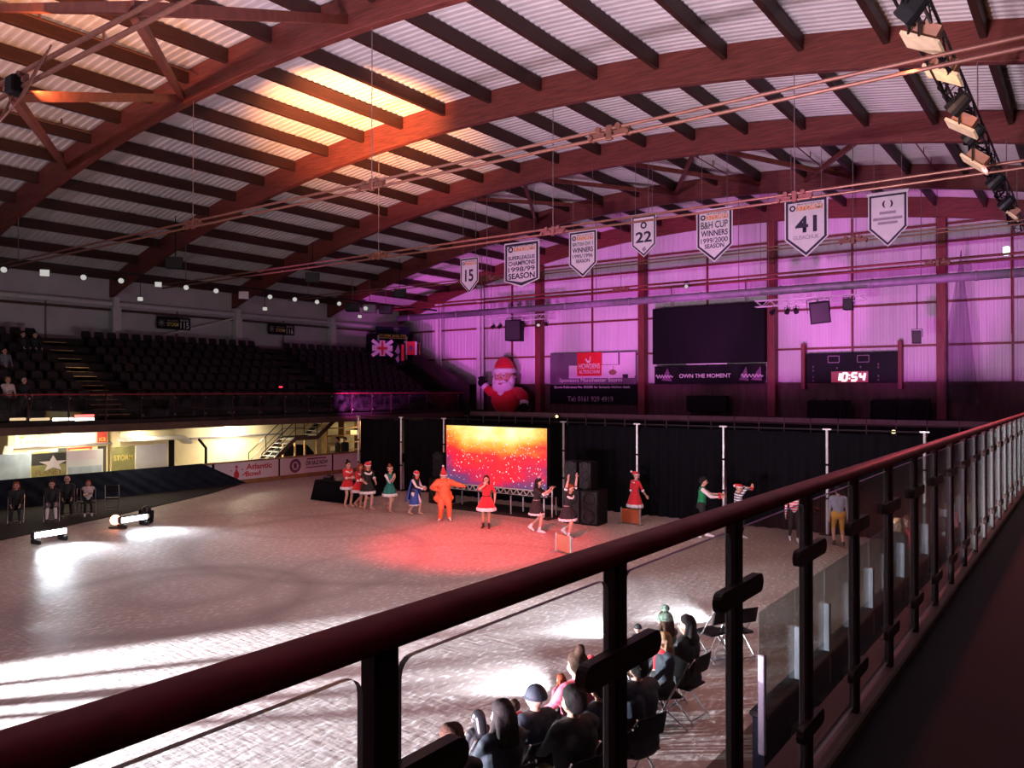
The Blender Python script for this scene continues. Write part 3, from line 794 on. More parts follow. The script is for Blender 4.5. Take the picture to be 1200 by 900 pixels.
def par_can(loc, aim, label, lens='lamp_body', r0=.11, L=.26, group='stage lamps on trusses'):
    """a stage lamp: yoke, can and lens; aim is a direction"""
    aim = V(aim).normalized()
    r = root('stage_lamp', loc, label, 'stage lamp', group=group)
    b = MB(); p = V((0, 0, -.16))
    b.tube([p - aim * L * .55, p - aim * L * .45, p + aim * L * .1, p + aim * L * .5], [r0 * .55, r0 * .8, r0, r0 * 1.05], 12, True); b.build('can', 'lamp_body', r)
    b = MB(); b.tube([p + aim * L * .49, p + aim * L * .52], r0 * .88, 12); b.build('lens', lens, r)
    s_ = aim.cross(V((0, 0, 1)));
    if s_.length < .1: s_ = V((1, 0, 0))
    s_.normalize(); b = MB()
    b.bar(p + s_ * r0 * 1.15, s_ * r0 * 1.15, .03, .015); b.bar(p - s_ * r0 * 1.15, -s_ * r0 * 1.15, .03, .015); b.bar(s_ * r0 * 1.2, -s_ * r0 * 1.2, .03, .02); b.tube([(0, 0, 0), (0, 0, .12)], .02, 6)
    b.build('yoke', 'lamp_body', r)
    return r
for k, (u, v, lens) in enumerate(((578, 383, 'lamp_body'), (586, 383, 'lamp_body'), (594, 383, 'lamp_body'), (614, 383, 'lamp_body'), (631, 383, 'lens_soft'), (640, 381, 'lamp_body'))):
    p = on_y(u, v, TY); par_can((p.x, TY, 8.36), (.25 * (k - 2), -.8, -.7), f'{ORD[k]} small lamp from the left on the left lighting truss', lens)
for k, (u, v) in enumerate(((906, 358), (923, 358), (933, 357))):
    p = on_y(u, v, 36.5); par_can((p.x, 36.5, 8.06), (.4 * (k - 1), -.8, -.7), f'{ORD[k]} small lamp from the left on the right lighting truss')
for k, (u, v, y) in enumerate(((805, 331.5, 34.6), (1180, 294, 36.0))):
    p = on_y(u, v, y)
    if k == 0:
        par_can(p, (.2, -1, -.2), 'tiny lamp on the dark red tie rods above the black screen', 'lens_soft', .10, .2)
    else:
        o = root('green_light', p, 'small green lit lamp on a pole at the right edge', 'lamp')
        b = MB(); b.bbox((0, 0, 0), (.22, .12, .34), .03); b.build('casing', 'exit_green', o); b = MB(); b.tube([(.16, .1, -.1), (.16, .1, -3.2)], .03, 6); b.tube([(.16, .1, .1), (.16, .1, zbot(p.x) - p.z)], .02, 6); b.build('pole', 'steel_red', o)

# grey safety net gathered beside the right column
x0 = on_y(1106, 300, 40.6).x; x1 = on_y(1148, 440, 40.6).x; xt = on_y(1127, 305, 40.6).x
m = MB(); n = 14; vs = []
for i in range(n + 1):
    t = i / n; z = 10.6 - t * 6.9
    for j in range(9):
        q = j / 8; l = xt + (x0 - xt) * min(1, t * 1.6) ; r_ = xt + (x1 - xt) * t
        vs.append((l + (r_ - l) * q, 40.6 + .10 * sin(q * 16 + t * 2), z))
m.add(vs, [(i * 9 + j, i * 9 + j + 1, i * 9 + j + 10, i * 9 + j + 9) for i in range(n) for j in range(8)])
glass_mat('net', (.62, .55, .64), .5, .9, .1)
tag(m.build('safety_net', 'net', origin=(xt, 40.6, 3.7)), 'sheer grey safety net gathered beside the right wall column', 'net')

# ------------------------------------------------------------------ end balcony
BY = 40.0
bal = root('end_balcony', (-16, BY, 2.2), 'long balcony front with pale panels below the dark wall band', 'balcony')
x0 = on_y(515, 480, BY).x + 16; x1 = XR + 15.9
m = MB(); m.box(((x0 + x1) / 2, .97, .46), (x1 - x0, 1.9, .2)); m.build('deck', 'floor_concourse', bal)
m = MB(); m.box(((x0 + x1) / 2, 0, .08), (x1 - x0, .08, .64)); m.build('lower_panel', 'black', bal)
n = int((x1 - x0) / 1.27)
for i in range(n):
    a = x0 + (x1 - x0) * i / n; b_ = x0 + (x1 - x0) * (i + 1) / n
    m = MB(); m.bbox(((a + b_) / 2, -.07, .60), (b_ - a - .035, .05, .24), .008); m.build('pale_panel', 'fascia_pale', bal)
    m = MB(); m.bbox((a, -.09, .25), (.045, .05, .56), .006); m.build('mullion', 'fascia_pale', bal)
# lit windows and lamps below the balcony
def lit_window(u0, u1, v0, v1, label, mt='win_warm'):
    r, w, h = panel_root('service_window', u0, u1, v0, v1, WY - .44, label, 'window')
    plate(r, 'pane', -w / 2 + .04, w / 2 - .04, -h / 2 + .04, h / 2 - .04, mt, 0, .02)
    b = MB()
    for s_ in (-1, 1):
        b.box((s_ * w / 2, 0, 0), (.07, .06, h + .07)); b.box((0, 0, s_ * h / 2), (w, .06, .07))
    b.box((0, 0, h * .1), (w, .05, .04)); b.build('frame', 'wall_dark', r)
lit_window(675, 692, 494, 503, 'dimly lit service window under the balcony, left one', 'win_dim')
lit_window(696, 713, 495, 504, 'lit service window under the balcony behind the curtain top', 'win_warm')
for (u, v, y, label, mt) in ((652.5, 488, 39.6, 'small warm lamp under the balcony right of the glowing screen', 'win_warm'), (1047, 506, 39.6, 'small yellow green lamp under the balcony at the right', 'win_warm'), (592, 458, 0, '', '')):
    if not label: continue
    p = on_y(u, v, y)
    r = root('bulkhead_lamp', p, label, 'lamp')
    b = MB(); b.ball((0, 0, 0), .09, 12, 8, (1.2, .6, 1)); b.build('glass', 'win_warm', r)
    b = MB(); b.bbox((0, .08, 0), (.26, .06, .24), .02); b.build('base', 'black', r)
# black furniture on the balcony
for k, (u0, u1, v0, v1) in enumerate(((948, 1000, 466, 487), (1022, 1092, 465, 489), (806, 853, 463, 479))):
    y = 41.2; a = on_y(u0, v1, y); b_ = on_y(u1, v0, y); w = b_.x - a.x; h = b_.z - 2.76
    lab = ['black folded trestle tables leaning under the scoreboard', 'long black stack of trestles right of the scoreboard', 'black equipment case on the balcony under the black screen'][k]
    r = root(['folded_table', 'trestle_stack', 'equipment_case'][k], ((a.x + b_.x) / 2, y, 2.76), lab, ['table', 'trestles', 'case'][k])
    if k < 2:
        for q in range(4):
            m = MB(); m.bbox((-.05 * q, .10 * q - .2, h * .45), (w * .96, .05, h * (.86 - .05 * q)), .02); m.build('table_top', 'black', r)
        m = MB()
        for sx in (-.4, -.1, .25, .44):
            m.tube([(w * sx, -.3, .0), (w * (sx + .05), -.28, h * .98)], .03, 6); m.tube([(w * sx, -.3, h * .9), (w * (sx - .12), -.30, h * .3)], .025, 6)
        m.build('frame', 'black_gloss', r)
    else:
        m = MB(); m.bbox((0, 0, h * .62), (w, .5, h * .7), .05); m.build('body', 'black', r)
        m = MB()
        for sx in (-.4, .4): m.tube([(w * sx, 0, 0), (w * sx, 0, h * .3)], .05, 8)
        m.build('castor', 'black_gloss', r)

# ------------------------------------------------------------------ inflatable figure on the balcony
sp = V((on_y(592, 450, 40.8).x, 40.8, 2.76))
sf = root('inflatable_santa', sp, 'giant inflatable Father Christmas in red waving from the end balcony', 'inflatable figure', R(14))
m = MB(); m.ball((.05, 0, .95), 1.0, 24, 16, (1.0, .62, 1.0)); m.ball((-.5, 0, 1.35), .5, 16, 10, (1, .8, .8)); m.ball((.75, 0, 1.35), .5, 16, 10, (1, .8, .8)); m.build('coat', 'red_cloth', sf, smooth=True)
m = MB(); m.tube([(-.6, 0, 1.35), (-1.0, -.1, 1.45), (-1.3, -.2, 1.72)], [.36, .32, .24], 14); m.ball((-1.3, -.2, 1.72), .24)
m.build('waving_sleeve', 'red_cloth', sf, smooth=True)
m = MB(); m.tube([(.9, 0, 1.4), (1.35, -.15, 1.1), (1.45, -.35, .75)], [.38, .34, .27], 14); m.ball((1.35, -.15, 1.1), .34); m.build('lowered_sleeve', 'red_cloth', sf, smooth=True)
m = MB(); m.tube([(-1.26, -.19, 1.68), (-1.42, -.22, 1.86)], [.27, .27], 14); m.build('cuff', 'white_fur', sf, smooth=True)
m = MB(); m.tube([(1.44, -.33, .80), (1.46, -.42, .62)], [.29, .29], 14); m.build('cuff', 'white_fur', sf, smooth=True)
for c, dirn in (((-1.55, -.22, 2.02), 1), ((1.47, -.5, .45), -1)):
    m = MB(); m.ball(c, .28, 16, 10, (1, .6, 1))
    for k in range(4):
        a = (k - 1.5) * .35; m.tube([(c[0] + .14 * sin(a), c[1], c[2] + .14 * dirn * cos(a)), (c[0] + .36 * sin(a), c[1] - .02, c[2] + .36 * dirn * cos(a))], [.09, .07], 10); m.ball((c[0] + .36 * sin(a), c[1] - .02, c[2] + .36 * dirn * cos(a)), .07)
    m.tube([(c[0] + .1, c[1], c[2]), (c[0] + .34, c[1] - .05, c[2] + .06 * dirn)], [.10, .08], 10); m.ball((c[0] + .34, c[1] - .05, c[2] + .06 * dirn), .08)
    m.build('mitten', 'black', sf, smooth=True)
m = MB(); m.ball((-.05, -.08, 2.35), .70, 24, 16, (.92, .85, 1.0)); m.ball((-.05, -.70, 2.26), .13, 12, 8); m.ball((-.72, 0, 2.35), .12); m.ball((.62, 0, 2.35), .12)
m.build('face', 'skin', sf, smooth=True)
m = MB()
m.ball((-.05, -.22, 1.80), .60, 20, 14, (1.25, .8, .85)); m.ball((-.05, -.35, 1.30), .42, 16, 12, (.85, .6, 1.0)); m.ball((-.60, -.15, 2.1), .30, 14, 10, (.7, .9, 1.3)); m.ball((.52, -.15, 2.1), .30, 14, 10, (.7, .9, 1.3))
m.ball((-.25, -.66, 2.08), .19, 12, 8, (1.3, .7, .6)); m.ball((.15, -.66, 2.08), .19, 12, 8, (1.3, .7, .6)); m.build('beard', 'white_fur', sf, smooth=True)
m = MB(); m.ball((-.05, -.70, 1.93), .10, 12, 8, (1.5, .5, .5)); m.build('mouth', 'lip', sf, smooth=True)
for x in (-.28, .16):
    m = MB(); m.ball((x, -.60, 2.46), .12, 12, 8, (1, .5, 1.15)); o = m.build('eye', 'white_ink', sf, smooth=True); m = MB(); m.ball((x + .02, -.655, 2.45), .055); m.build('pupil', 'eye', o, smooth=True)
    m = MB(); m.ball((x, -.62, 2.62), .15, 12, 8, (1.2, .4, .4)); m.build('eyebrow', 'white_fur', sf, smooth=True)
m = MB(); m.rings([[(-.05 + .74 * rr * cos(a) * 1.0, .02 + .68 * rr * sin(a), z) for a in [2 * pi * k / 20 for k in range(20)]] for z, rr in ((2.62, .98), (2.72, 1.03), (2.84, 1.03), (2.92, .97))]); m.build('hat_band', 'white_fur', sf, smooth=True)
m = MB(); m.rings([[(-.05 - .03 * q + .70 * rr * cos(a), .02 + .64 * rr * sin(a), 2.88 + .80 * q) for a in [2 * pi * k / 20 for k in range(20)]] for q, rr in ((0, .97), (.25, .93), (.5, .82), (.75, .62), (.92, .38), (1, .15))]); m.build('hat', 'red_cloth', sf, smooth=True)

# ------------------------------------------------------------------ curtains with pale uprights
CY = 24.6
pu = [422, 472, 522, 662, 748, 849, 970, 1084]
px_ = [on_y(u, 500, CY).x for u in pu]
pn = ['left end of the curtain', 'curtain left of the speaker stack', 'curtain beside the left edge of the glowing screen', 'curtain right of the glowing screen', 'curtain behind the dancer seen from behind', 'curtain beside the man in a green waistcoat', 'curtain behind the glass rail', 'right end of the curtain']
for k, x in enumerate(px_):
    r = root('curtain_upright', (x, CY - .1, 0), 'pale telescopic upright at the ' + pn[k], 'upright')
    m = MB(); m.tube([(0, 0, .02), (0, 0, 3.12)], .038, 10); m.build('pole', 'pipe_pale', r)
    m = MB()
    for z in (1.05, 2.05): m.tube([(0, 0, z), (0, 0, z + .06)], .045, 10)
    m.build('joint', 'black', r)
    m = MB(); m.bbox((0, 0, 3.13), (.26, .06, .05), .01); m.build('top_hook', 'pipe_pale', r)
    m = MB(); m.bbox((0, .08, .01), (.45, .45, .02), .006); m.build('base_plate', 'black', r)
for k in range(len(px_) - 1):
    a, b_ = px_[k] + .06, px_[k + 1] - .06
    m = MB(); n = int((b_ - a) / .05); vs = []
    for i in range(n + 1):
        t = i / n; x = a + (b_ - a) * t
        for j in range(9):
            q = j / 8; amp = .035 + .045 * q
            vs.append((x, CY + .02 + amp * sin(x * 15 + 1.3 * sin(x * 2.1) + .6 * q), 3.04 - 3.02 * q - .03 * sin(pi * ((x * .8) % 1)) * (1 - q)))
    m.add(vs, [(i * 9 + j, i * 9 + j + 1, i * 9 + j + 10, i * 9 + j + 9) for i in range(n) for j in range(8)])
    o = m.build('stage_curtain', 'drape', origin=((a + b_) / 2, CY, 0), smooth=True)
    tag(o, f'black stage curtain panel, {ORD[k]} from the left in the row across the ice', 'curtain', 'black curtain panels')
# rail along the top of the left curtains
m = MB(); m.tube([(px_[0], CY - .1, 3.12), (px_[-1], CY - .1, 3.12)], .025, 8); tag(m.build('curtain_rail', 'black_gloss', origin=(px_[0], CY - .1, 3.12)), 'dark rail carrying the row of black curtains', 'rail')

# ------------------------------------------------------------------ glowing screen on its legs
LY = 22.0
lx0, lx1 = on_y(523, 500, LY).x, on_y(641, 500, LY).x; lw = lx1 - lx0
led = root('led_wall', ((lx0 + lx1) / 2, LY, 0), 'large glowing video wall showing orange and red sparks', 'screen')
m = MB(); m.bbox((0, .12, 1.97), (lw, .20, 2.12), .02); m.build('cabinet', 'black', led)
m = MB(); m.box((0, 0, 1.97), (lw - .03, .02, 2.08)); m.build('picture', 'led_picture', led)
tr = MB()
for sy in (0, .3):
    for z in (.70, .90): tr.bar((-lw / 2, sy, z), (lw / 2, sy, z), .045, .045)
tr.build('truss_chord', 'pipe_pale', led)
tr = MB(); n = 16
for i in range(n):
    a = -lw / 2 + lw * i / n; b_ = a + lw / n
    tr.bar((a, 0, .70), ((a + b_) / 2, 0, .90), .03, .03); tr.bar(((a + b_) / 2, 0, .90), (b_, 0, .70), .03, .03)
tr.build('truss_lacing', 'pipe_pale', led)
for x in (-.47, -.16, .16, .47):
    for sy in (.02, .75):
        m = MB(); m.tube([(lw * x, sy, 0), (lw * x, sy, .70)], .03, 8); m.build('leg', 'alu', led)
m = MB(); m.box((0, .40, .69), (lw, .95, .03)); m.build('platform', 'black', led)
m = MB(); m.bbox((led.location.x, LY + .7, .012), (lw * 1.1, 1.9, .024), .006)  # dark sheet laid for the shade under the screen
tag(m.build('shade_sheet', 'mat_dark', origin=(led.location.x, LY + .7, 0)), 'dark sheet painting the shade on the ice under the glowing screen', 'cloth')

def cabinet_speaker(loc, w, d, h, label, yaw=0.0, drivers=2, group=None):
    r = root('loudspeaker', loc, label, 'loudspeaker', yaw, group)
    m = MB(); m.bbox((0, 0, h / 2), (w, d, h), .02); m.build('cabinet', 'black', r)
    plate(r, 'grille', -w * .44, w * .44, h * .05, h * .95, 'lamp_body', -d / 2, .02)
    for k in range(drivers):
        m = MB(); m.ring_torus((0, 0, 0), w * .30, w * .05, 20, 6); o = m.build('driver', 'black_gloss', r); o.rotation_euler = (R(90), 0, 0); o.location = (0, -d / 2 - .02, h * (k + .5) / drivers)
    return r
p = on_z(680, 614); q = .62
for k, dx in enumerate((-.33, .33)):
    cabinet_speaker((p.x + dx, p.y + .3, 0), q, .75, 1.12, 'black subwoofer cabinet at the ' + ('left' if k == 0 else 'right') + ' foot of the stack right of the glowing screen', .1, 2)
for k, dx in enumerate((-.42, .12)):
    cabinet_speaker((p.x + dx, p.y + .3, 1.12), .44, .5, .88, 'tall black speaker on the right hand stack, ' + ('nearer the glowing screen' if k == 0 else 'behind the dancer with raised arms'), .1, 3)
p = on_z(512, 590)
cabinet_speaker((p.x, p.y + .3, 0), .72, .75, .98, 'black subwoofer at the foot of the stack left of the glowing screen', -.1, 1)
cabinet_speaker((p.x + .02, p.y + .3, .98), .60, .5, .92, 'black speaker on top of the stack left of the glowing screen', -.1, 3)
p = on_z(647, 607)
r = root('microphone_stand', p, 'pale slim stand left of the right hand speaker stack', 'stand')
m = MB(); m.tube([(0, 0, 0), (0, 0, 1.02)], .028, 8); m.build('post', 'pipe_pale', r); m = MB(); m.bbox((-.12, 0, 1.04), (.42, .25, .05), .01); m.build('shelf', 'alu', r); m = MB(); m.bbox((0, 0, .01), (.4, .4, .02), .008); m.build('base', 'black', r)

# black-draped table at the left with small things on it
p = on_z(388, 588)
tb = root('draped_table', (p.x, p.y + .4, 0), 'low table under black cloth behind the dancers at the left', 'table')
def drape_box(w, d, h):
    m = MB(); rs = []
    N = 64
    for z, gr in ((h, -.02), (h - .03, 0), (h * .6, .03), (.02, .09)):
        ring = []
        for k in range(N):
            a = 2 * pi * k / N; c, s_ = cos(a), sin(a); t = 1 / max(abs(c), abs(s_))
            wv = .03 * sin(a * 18) * (1 - z / h)
            ring.append((c * t * (w / 2 + gr + wv), s_ * t * (d / 2 + gr + wv), z))
        rs.append(ring)
    m.rings(rs); return m
drape_box(1.9, .8, .78).build('table_cloth', 'drape', tb, smooth=True)
m = MB(); m.bbox((0, 0, .775), (1.88, .78, .03), .01); m.build('table_top', 'black', tb)
for k, (dx, w, h, mt, nm, lab) in enumerate(((-.6, .34, .16, 'black_gloss', 'mixer_unit', 'black mixing unit on the left of the draped table'), (.05, .30, .10, 'zinc', 'control_box', 'grey control box in the middle of the draped table'), (.55, .1, .24, 'white_paint', 'water_bottle', 'pale bottle standing on the right of the draped table'))):
    r = root(nm, (p.x + dx, p.y + .4, .79), lab, ['mixer', 'box', 'bottle'][k])
    m = MB()
    if k < 2:
        m.rings([[(-w / 2, -.12, 0), (w / 2, -.12, 0), (w / 2, .12, 0), (-w / 2, .12, 0)], [(-w / 2, -.12, h * .5), (w / 2, -.12, h * .5), (w / 2, .12, h), (-w / 2, .12, h)]]); m.build('body', mt, r)
        m = MB()
        for j in range(5): m.tube([(-w * .35 + w * .17 * j, -.05, h * .55), (-w * .35 + w * .17 * j, -.06, h * .75)], .012, 8)
        m.build('knob', 'white_paint', r)
    else:
        m.tube([(0, 0, 0), (0, 0, h * .6), (0, 0, h * .8), (0, 0, h)], [.04, .04, .016, .016], 12); m.build('body', mt, r); m = MB(); m.tube([(0, 0, h), (0, 0, h + .02)], .02, 10); m.build('cap', 'red_ink', r)
p = on_z(428, 581)
tb = root('draped_plinth', (p.x, p.y + .2, 0), 'black cloth covered plinth behind the dancer in the black dress', 'plinth')
drape_box(.8, .6, .95).build('cloth', 'drape', tb, smooth=True)
# small amber side panels standing on the ice
for k, (u0, u1, v0, v1) in enumerate(((728, 750, 599, 613), (652, 669, 625, 646))):
    a = on_z(u0, v1); b_ = on_z(u1, v1 + (3 if k == 0 else 5)); d = (b_ - a)
    r = root('amber_panel', a, 'low amber clear panel standing on the ice ' + ('behind the hand rail below the red dancer' if k == 0 else 'near the dancer with raised arms'), 'panel', atan2(d.y, d.x))
    L = d.length
    m = MB(); m.bbox((L / 2, 0, .27), (L, .03, .44), .008); m.build('pane', 'amber_panel', r)
    for x in (0, L):
        m = MB(); m.bbox((x, 0, .26), (.04, .06, .52), .01); m.bbox((x, 0, .015), (.05, .4, .03), .008); m.build('foot_frame', 'zinc', r)
# ------------------------------------------------------------------ far stand on the left
SX0, SX1 = -33.6, -40.2      # front and back of the seating
SZ0, SZ1 = 3.05, 6.75
NR = 9
def row_x(k): return SX0 + (SX1 - SX0) * k / NR
def row_z(k): return SZ0 + (SZ1 - SZ0) * k / NR
SY0, SY1 = 6.0, 39.6
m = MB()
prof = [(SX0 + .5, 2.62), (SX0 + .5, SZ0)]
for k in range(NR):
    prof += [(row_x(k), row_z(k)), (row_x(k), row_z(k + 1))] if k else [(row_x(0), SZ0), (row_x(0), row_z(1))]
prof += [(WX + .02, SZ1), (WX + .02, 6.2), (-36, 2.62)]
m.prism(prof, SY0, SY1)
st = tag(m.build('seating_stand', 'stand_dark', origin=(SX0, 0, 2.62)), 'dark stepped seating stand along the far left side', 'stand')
# stand end: dark sloping side panel
m = MB(); m.prism([(SX0 + .9, 2.7), (SX0 + .9, 4.75), (WX + .1, 8.2), (WX + .1, 2.7)], SY1, SY1 + .15)
o = m.build('side_panel', 'stand_dark', st, origin=(SX0, SY1, 2.7)); o.location = V((SX0, SY1, 2.7)) - st.location
m = MB(); m.prism([(SX0 + .9, 2.62), (SX0 + .9, 2.9), (SX0 + .5, 2.9), (SX0 + .5, 2.62)], SY1, WY - .3)
# seats
AISLES = (17.1, 29.1)
seat = None
def seat_mesh():
    m = MB()
    m.rings([[(-.22, -.02, .40), (.22, -.02, .40), (.22, -.02, .44), (-.22, -.02, .44)], [(-.22, .36, .43), (.22, .36, .43), (.22, .36, .47), (-.22, .36, .47)], [(-.21, .42, .41), (.21, .42, .41), (.21, .42, .44), (-.21, .42, .44)]])
    m.rings([[(-.22, -.03, .40), (.22, -.03, .40), (.22, .02, .40), (-.22, .02, .40)], [(-.22, -.09, .70), (.22, -.09, .70), (.22, -.05, .70), (-.22, -.05, .70)], [(-.18, -.11, .80), (.18, -.11, .80), (.18, -.08, .80), (-.18, -.08, .80)]])
    m.box((0, .02, .21), (.06, .06, .40))
    return m
cnt = 0
for k in range(1, NR):
    y = 13.6
    while y < 37.5:
        if all(abs(y - a) > .95 for a in AISLES):
            x = row_x(k) + .32 - .16
            if cnt < 296 and project((x, y, row_z(k) + .4))[0] > -12:
                if seat is None:
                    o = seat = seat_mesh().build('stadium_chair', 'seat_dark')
                    me = o.data
                else:
                    o = seat.copy(); COL.objects.link(o)
                o.location = (row_x(k - 1) - .42, y, row_z(k)); o.rotation_euler = (0, 0, R(-90))
                tag(o, 'empty dark folding seat in the unlit stand on the left', 'seat', 'dark seats of the far stand'); cnt += 1
        y += .62
# aisle stairs with pale nosings
def aisle(y, w, edge, label):
    r = root('aisle_stairs', (SX0, y, SZ0), label, 'stairs')
    n = NR * 2
    for k in range(n):
        x = SX0 + (SX1 - SX0) * k / n; z = SZ0 + (SZ1 - SZ0) * (k + 1) / n
        m = MB(); m.bbox((x - SX0 - .19, 0, z - SZ0 - .10), (.38, w, .20), .01); m.build('step', 'step_riser_lit' if edge == 'step_edge' else 'step_shaded', r)
        m = MB(); m.bbox((x - SX0 - .03, 0, z - SZ0 + .004), (.10, w, .03), .008); m.build('step_nosing', edge, r)
    return r
aisle(AISLES[0], 1.35, 'step_edge', 'aisle steps with tan nosings climbing the far stand at the left')  # light on this aisle is put into its step colours
aisle(AISLES[1], 1.2, 'step_shaded', 'dim aisle steps climbing the far stand above the white staircase')
# glazed front of the stand
fb = root('stand_balustrade', (SX0 + .5, 0, 2.6), 'long glazed front barrier of the far stand', 'balustrade')
m = MB(); m.box((0, (SY0 + SY1) / 2, .12), (.12, SY1 - SY0, .30)); m.build('fascia_beam', 'fascia', fb)
m = MB(); m.box((-.01, (SY0 + SY1) / 2, 1.52), (.05, SY1 - SY0, .05)); m.build('top_rail', 'rail_dark', fb)
y = SY0; 
while y < SY1 - .5:
    if seen((SX0 + .5, y, 3), (SX0 + .5, y + 1.5, 4), m=60):
        m = MB(); m.bbox((0, y, .9), (.05, .045, 1.25), .006); m.build('post', 'post_dark', fb)
        m = MB(); m.box((0, y + .75, 1.0), (.012, 1.42, .95)); m.build('glass_panel', 'stand_glass', fb)
        for zz in (.62, 1.36):
            m = MB(); m.bbox((.02, y + .06, zz), (.05, .06, .07), .012); m.build('glass_clip', 'chrome', fb)
    y += 1.5
# glowing strips added for the light reflected in the lower stand glass
for k, (u0, u1, mt, lab) in enumerate(((62, 86, 'tube_warm', 'bright strip standing in for light reflected in the stand glass, left of the red one'), (88, 110, 'tube_warm', 'bright strip standing in for light reflected in the stand glass beside the aisle steps'), (88, 110, 'glow_red', 'red strip standing in for light reflected in the far stand glass'), (12, 30, 'win_warm', 'dim strip standing in for light reflected in the stand glass near the left edge'), (35, 58, 'win_warm', 'dim strip standing in for light reflected in the stand glass, second from the left edge'))):
    v = 491.5 if mt != 'glow_red' else 487.5
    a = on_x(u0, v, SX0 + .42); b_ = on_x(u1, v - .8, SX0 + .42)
    r = root('glass_glow_strip', a, lab, 'light')
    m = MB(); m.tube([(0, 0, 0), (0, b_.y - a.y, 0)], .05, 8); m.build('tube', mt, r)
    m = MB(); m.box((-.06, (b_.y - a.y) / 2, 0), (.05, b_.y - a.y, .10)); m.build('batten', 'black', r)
p = on_x(329, 453.5, SX0 + .5)
m = MB(); m.bbox(p, (.06, .18, .08), .01); tag(m.build('standby_light', 'red_dot', origin=tuple(p)), 'tiny red light on the front barrier of the far stand', 'light')
# left wall columns, eaves beam, block signs
for k, y in enumerate((20.6, 27.75, 34.9)):
    m = MB(); m.bbox((WX + .3, y, 7.9), (.5, .30, 2.3), .02); m.box((WX + .52, y, 7.55), (.10, .42, 1.9))
    tag(m.build('wall_column', 'white_paint', origin=(WX + .3, y, 6.75)), f'short white wall column above the far stand, {ORD[k]} from the left', 'column', 'white wall columns')
m = MB(); m.tube([(WX + .25, -2, 8.72), (WX + .25, 41, 8.72)], .13, 10); tag(m.build('eaves_pipe', 'white_paint', origin=(WX + .25, -2, 8.72)), 'white pipe running along the wall above the far stand', 'pipe')
m = MB(); m.tube([(WX + .2, -2, 8.40), (WX + .2, 41, 8.40)], .06, 8); tag(m.build('eaves_pipe', 'fascia', origin=(WX + .2, -2, 8.40)), 'thin dark pipe under the white pipe along the left wall', 'pipe')
n = 60
for y in (17.4, 24.2, 31.3):
    m = MB(); m.box((WX + .03, y, 7.7), (.06, .08, 2.0)); struct(m.build(f'trim_{n}', 'wire'), 'thin dark joint on the left wall', 'trim'); n += 1
m = MB(); m.bar((WX + .35, 22.2, 6.95), (WX + .35, 27.5, 8.45), .10, .10); tag(m.build('wall_brace', 'white_paint', origin=(WX + .35, 22.2, 6.95)), 'white slanting brace beside the middle wall column above the stand', 'brace')
for k, (uc, vc, num) in enumerate(((203.5, 379, '115'), (329.5, 386, '116'))):
    p = on_x(uc, vc, WX + .5)
    r = root('block_sign', p, 'black block sign left of the middle white wall column above the stand' if k == 0 else 'black block sign between the middle and last white wall columns above the stand', 'sign', R(90))
    w = 1.95; h = .66
    m = MB(); m.bbox((0, 0, 0), (w, .06, h), .015); m.build('board', 'black', r)
    m = MB()
    for a in range(4): m.bar((-.72 + .22 * cos(a * pi / 4), -.035, .22 * sin(a * pi / 4)), (-.72 - .22 * cos(a * pi / 4), -.035, -.22 * sin(a * pi / 4)), .03, .01, (0, 1, 0))
    m.build('star_mark', 'ink_grey', r)
    text(r, 'MANCHESTER', (-.08, .14), .62, .08, 'ink_grey', -.03)
    text(r, 'STORM', (-.08, -.06), .66, .20, 'yellow_ink', -.03)
    text(r, 'BLOCK', (.62, .20), .50, .10, 'white_ink', -.03)
    text(r, num, (.62, -.08), .50, .34, 'white_ink', -.03)
# stage lamps in a row under the roof at the left
LX = -34.0
lamp_u = [(5, 315), (98, 324), (142, 328), (218, 336), (253, 340), (316, 347), (345, 350), (371, 353), (397, 355)]
m = MB(); z = on_x(142, 322, LX).z + .10; m.tube([(LX, 3, z), (LX, 38, z)], .05, 8)
lb = root('lamp_rail', (LX, 3, z), 'long dark pipe carrying stage lamps under the roof at the left', 'rail'); LB = MB(); LB.tube([(0, 0, 0), (0, 35, 0)], .05, 8); LB.build('pipe', 'lamp_body', lb)
LB = MB()
for y in (10.5, 17.6, 24.7): LB.tube([(0, y, 0), (0, y, zbot(LX) - z + .1)], .015, 6)
LB.build('hanger', 'wire', lb)
for k, (u, v) in enumerate(lamp_u):
    p = on_x(u, v, LX)
    par_can((LX, p.y, p.z + .16), (.8, -.55, -.35), f'stage lamp with pale lens on the left pipe, {ORD[k]} from the left', 'lens_soft', .13, .30)
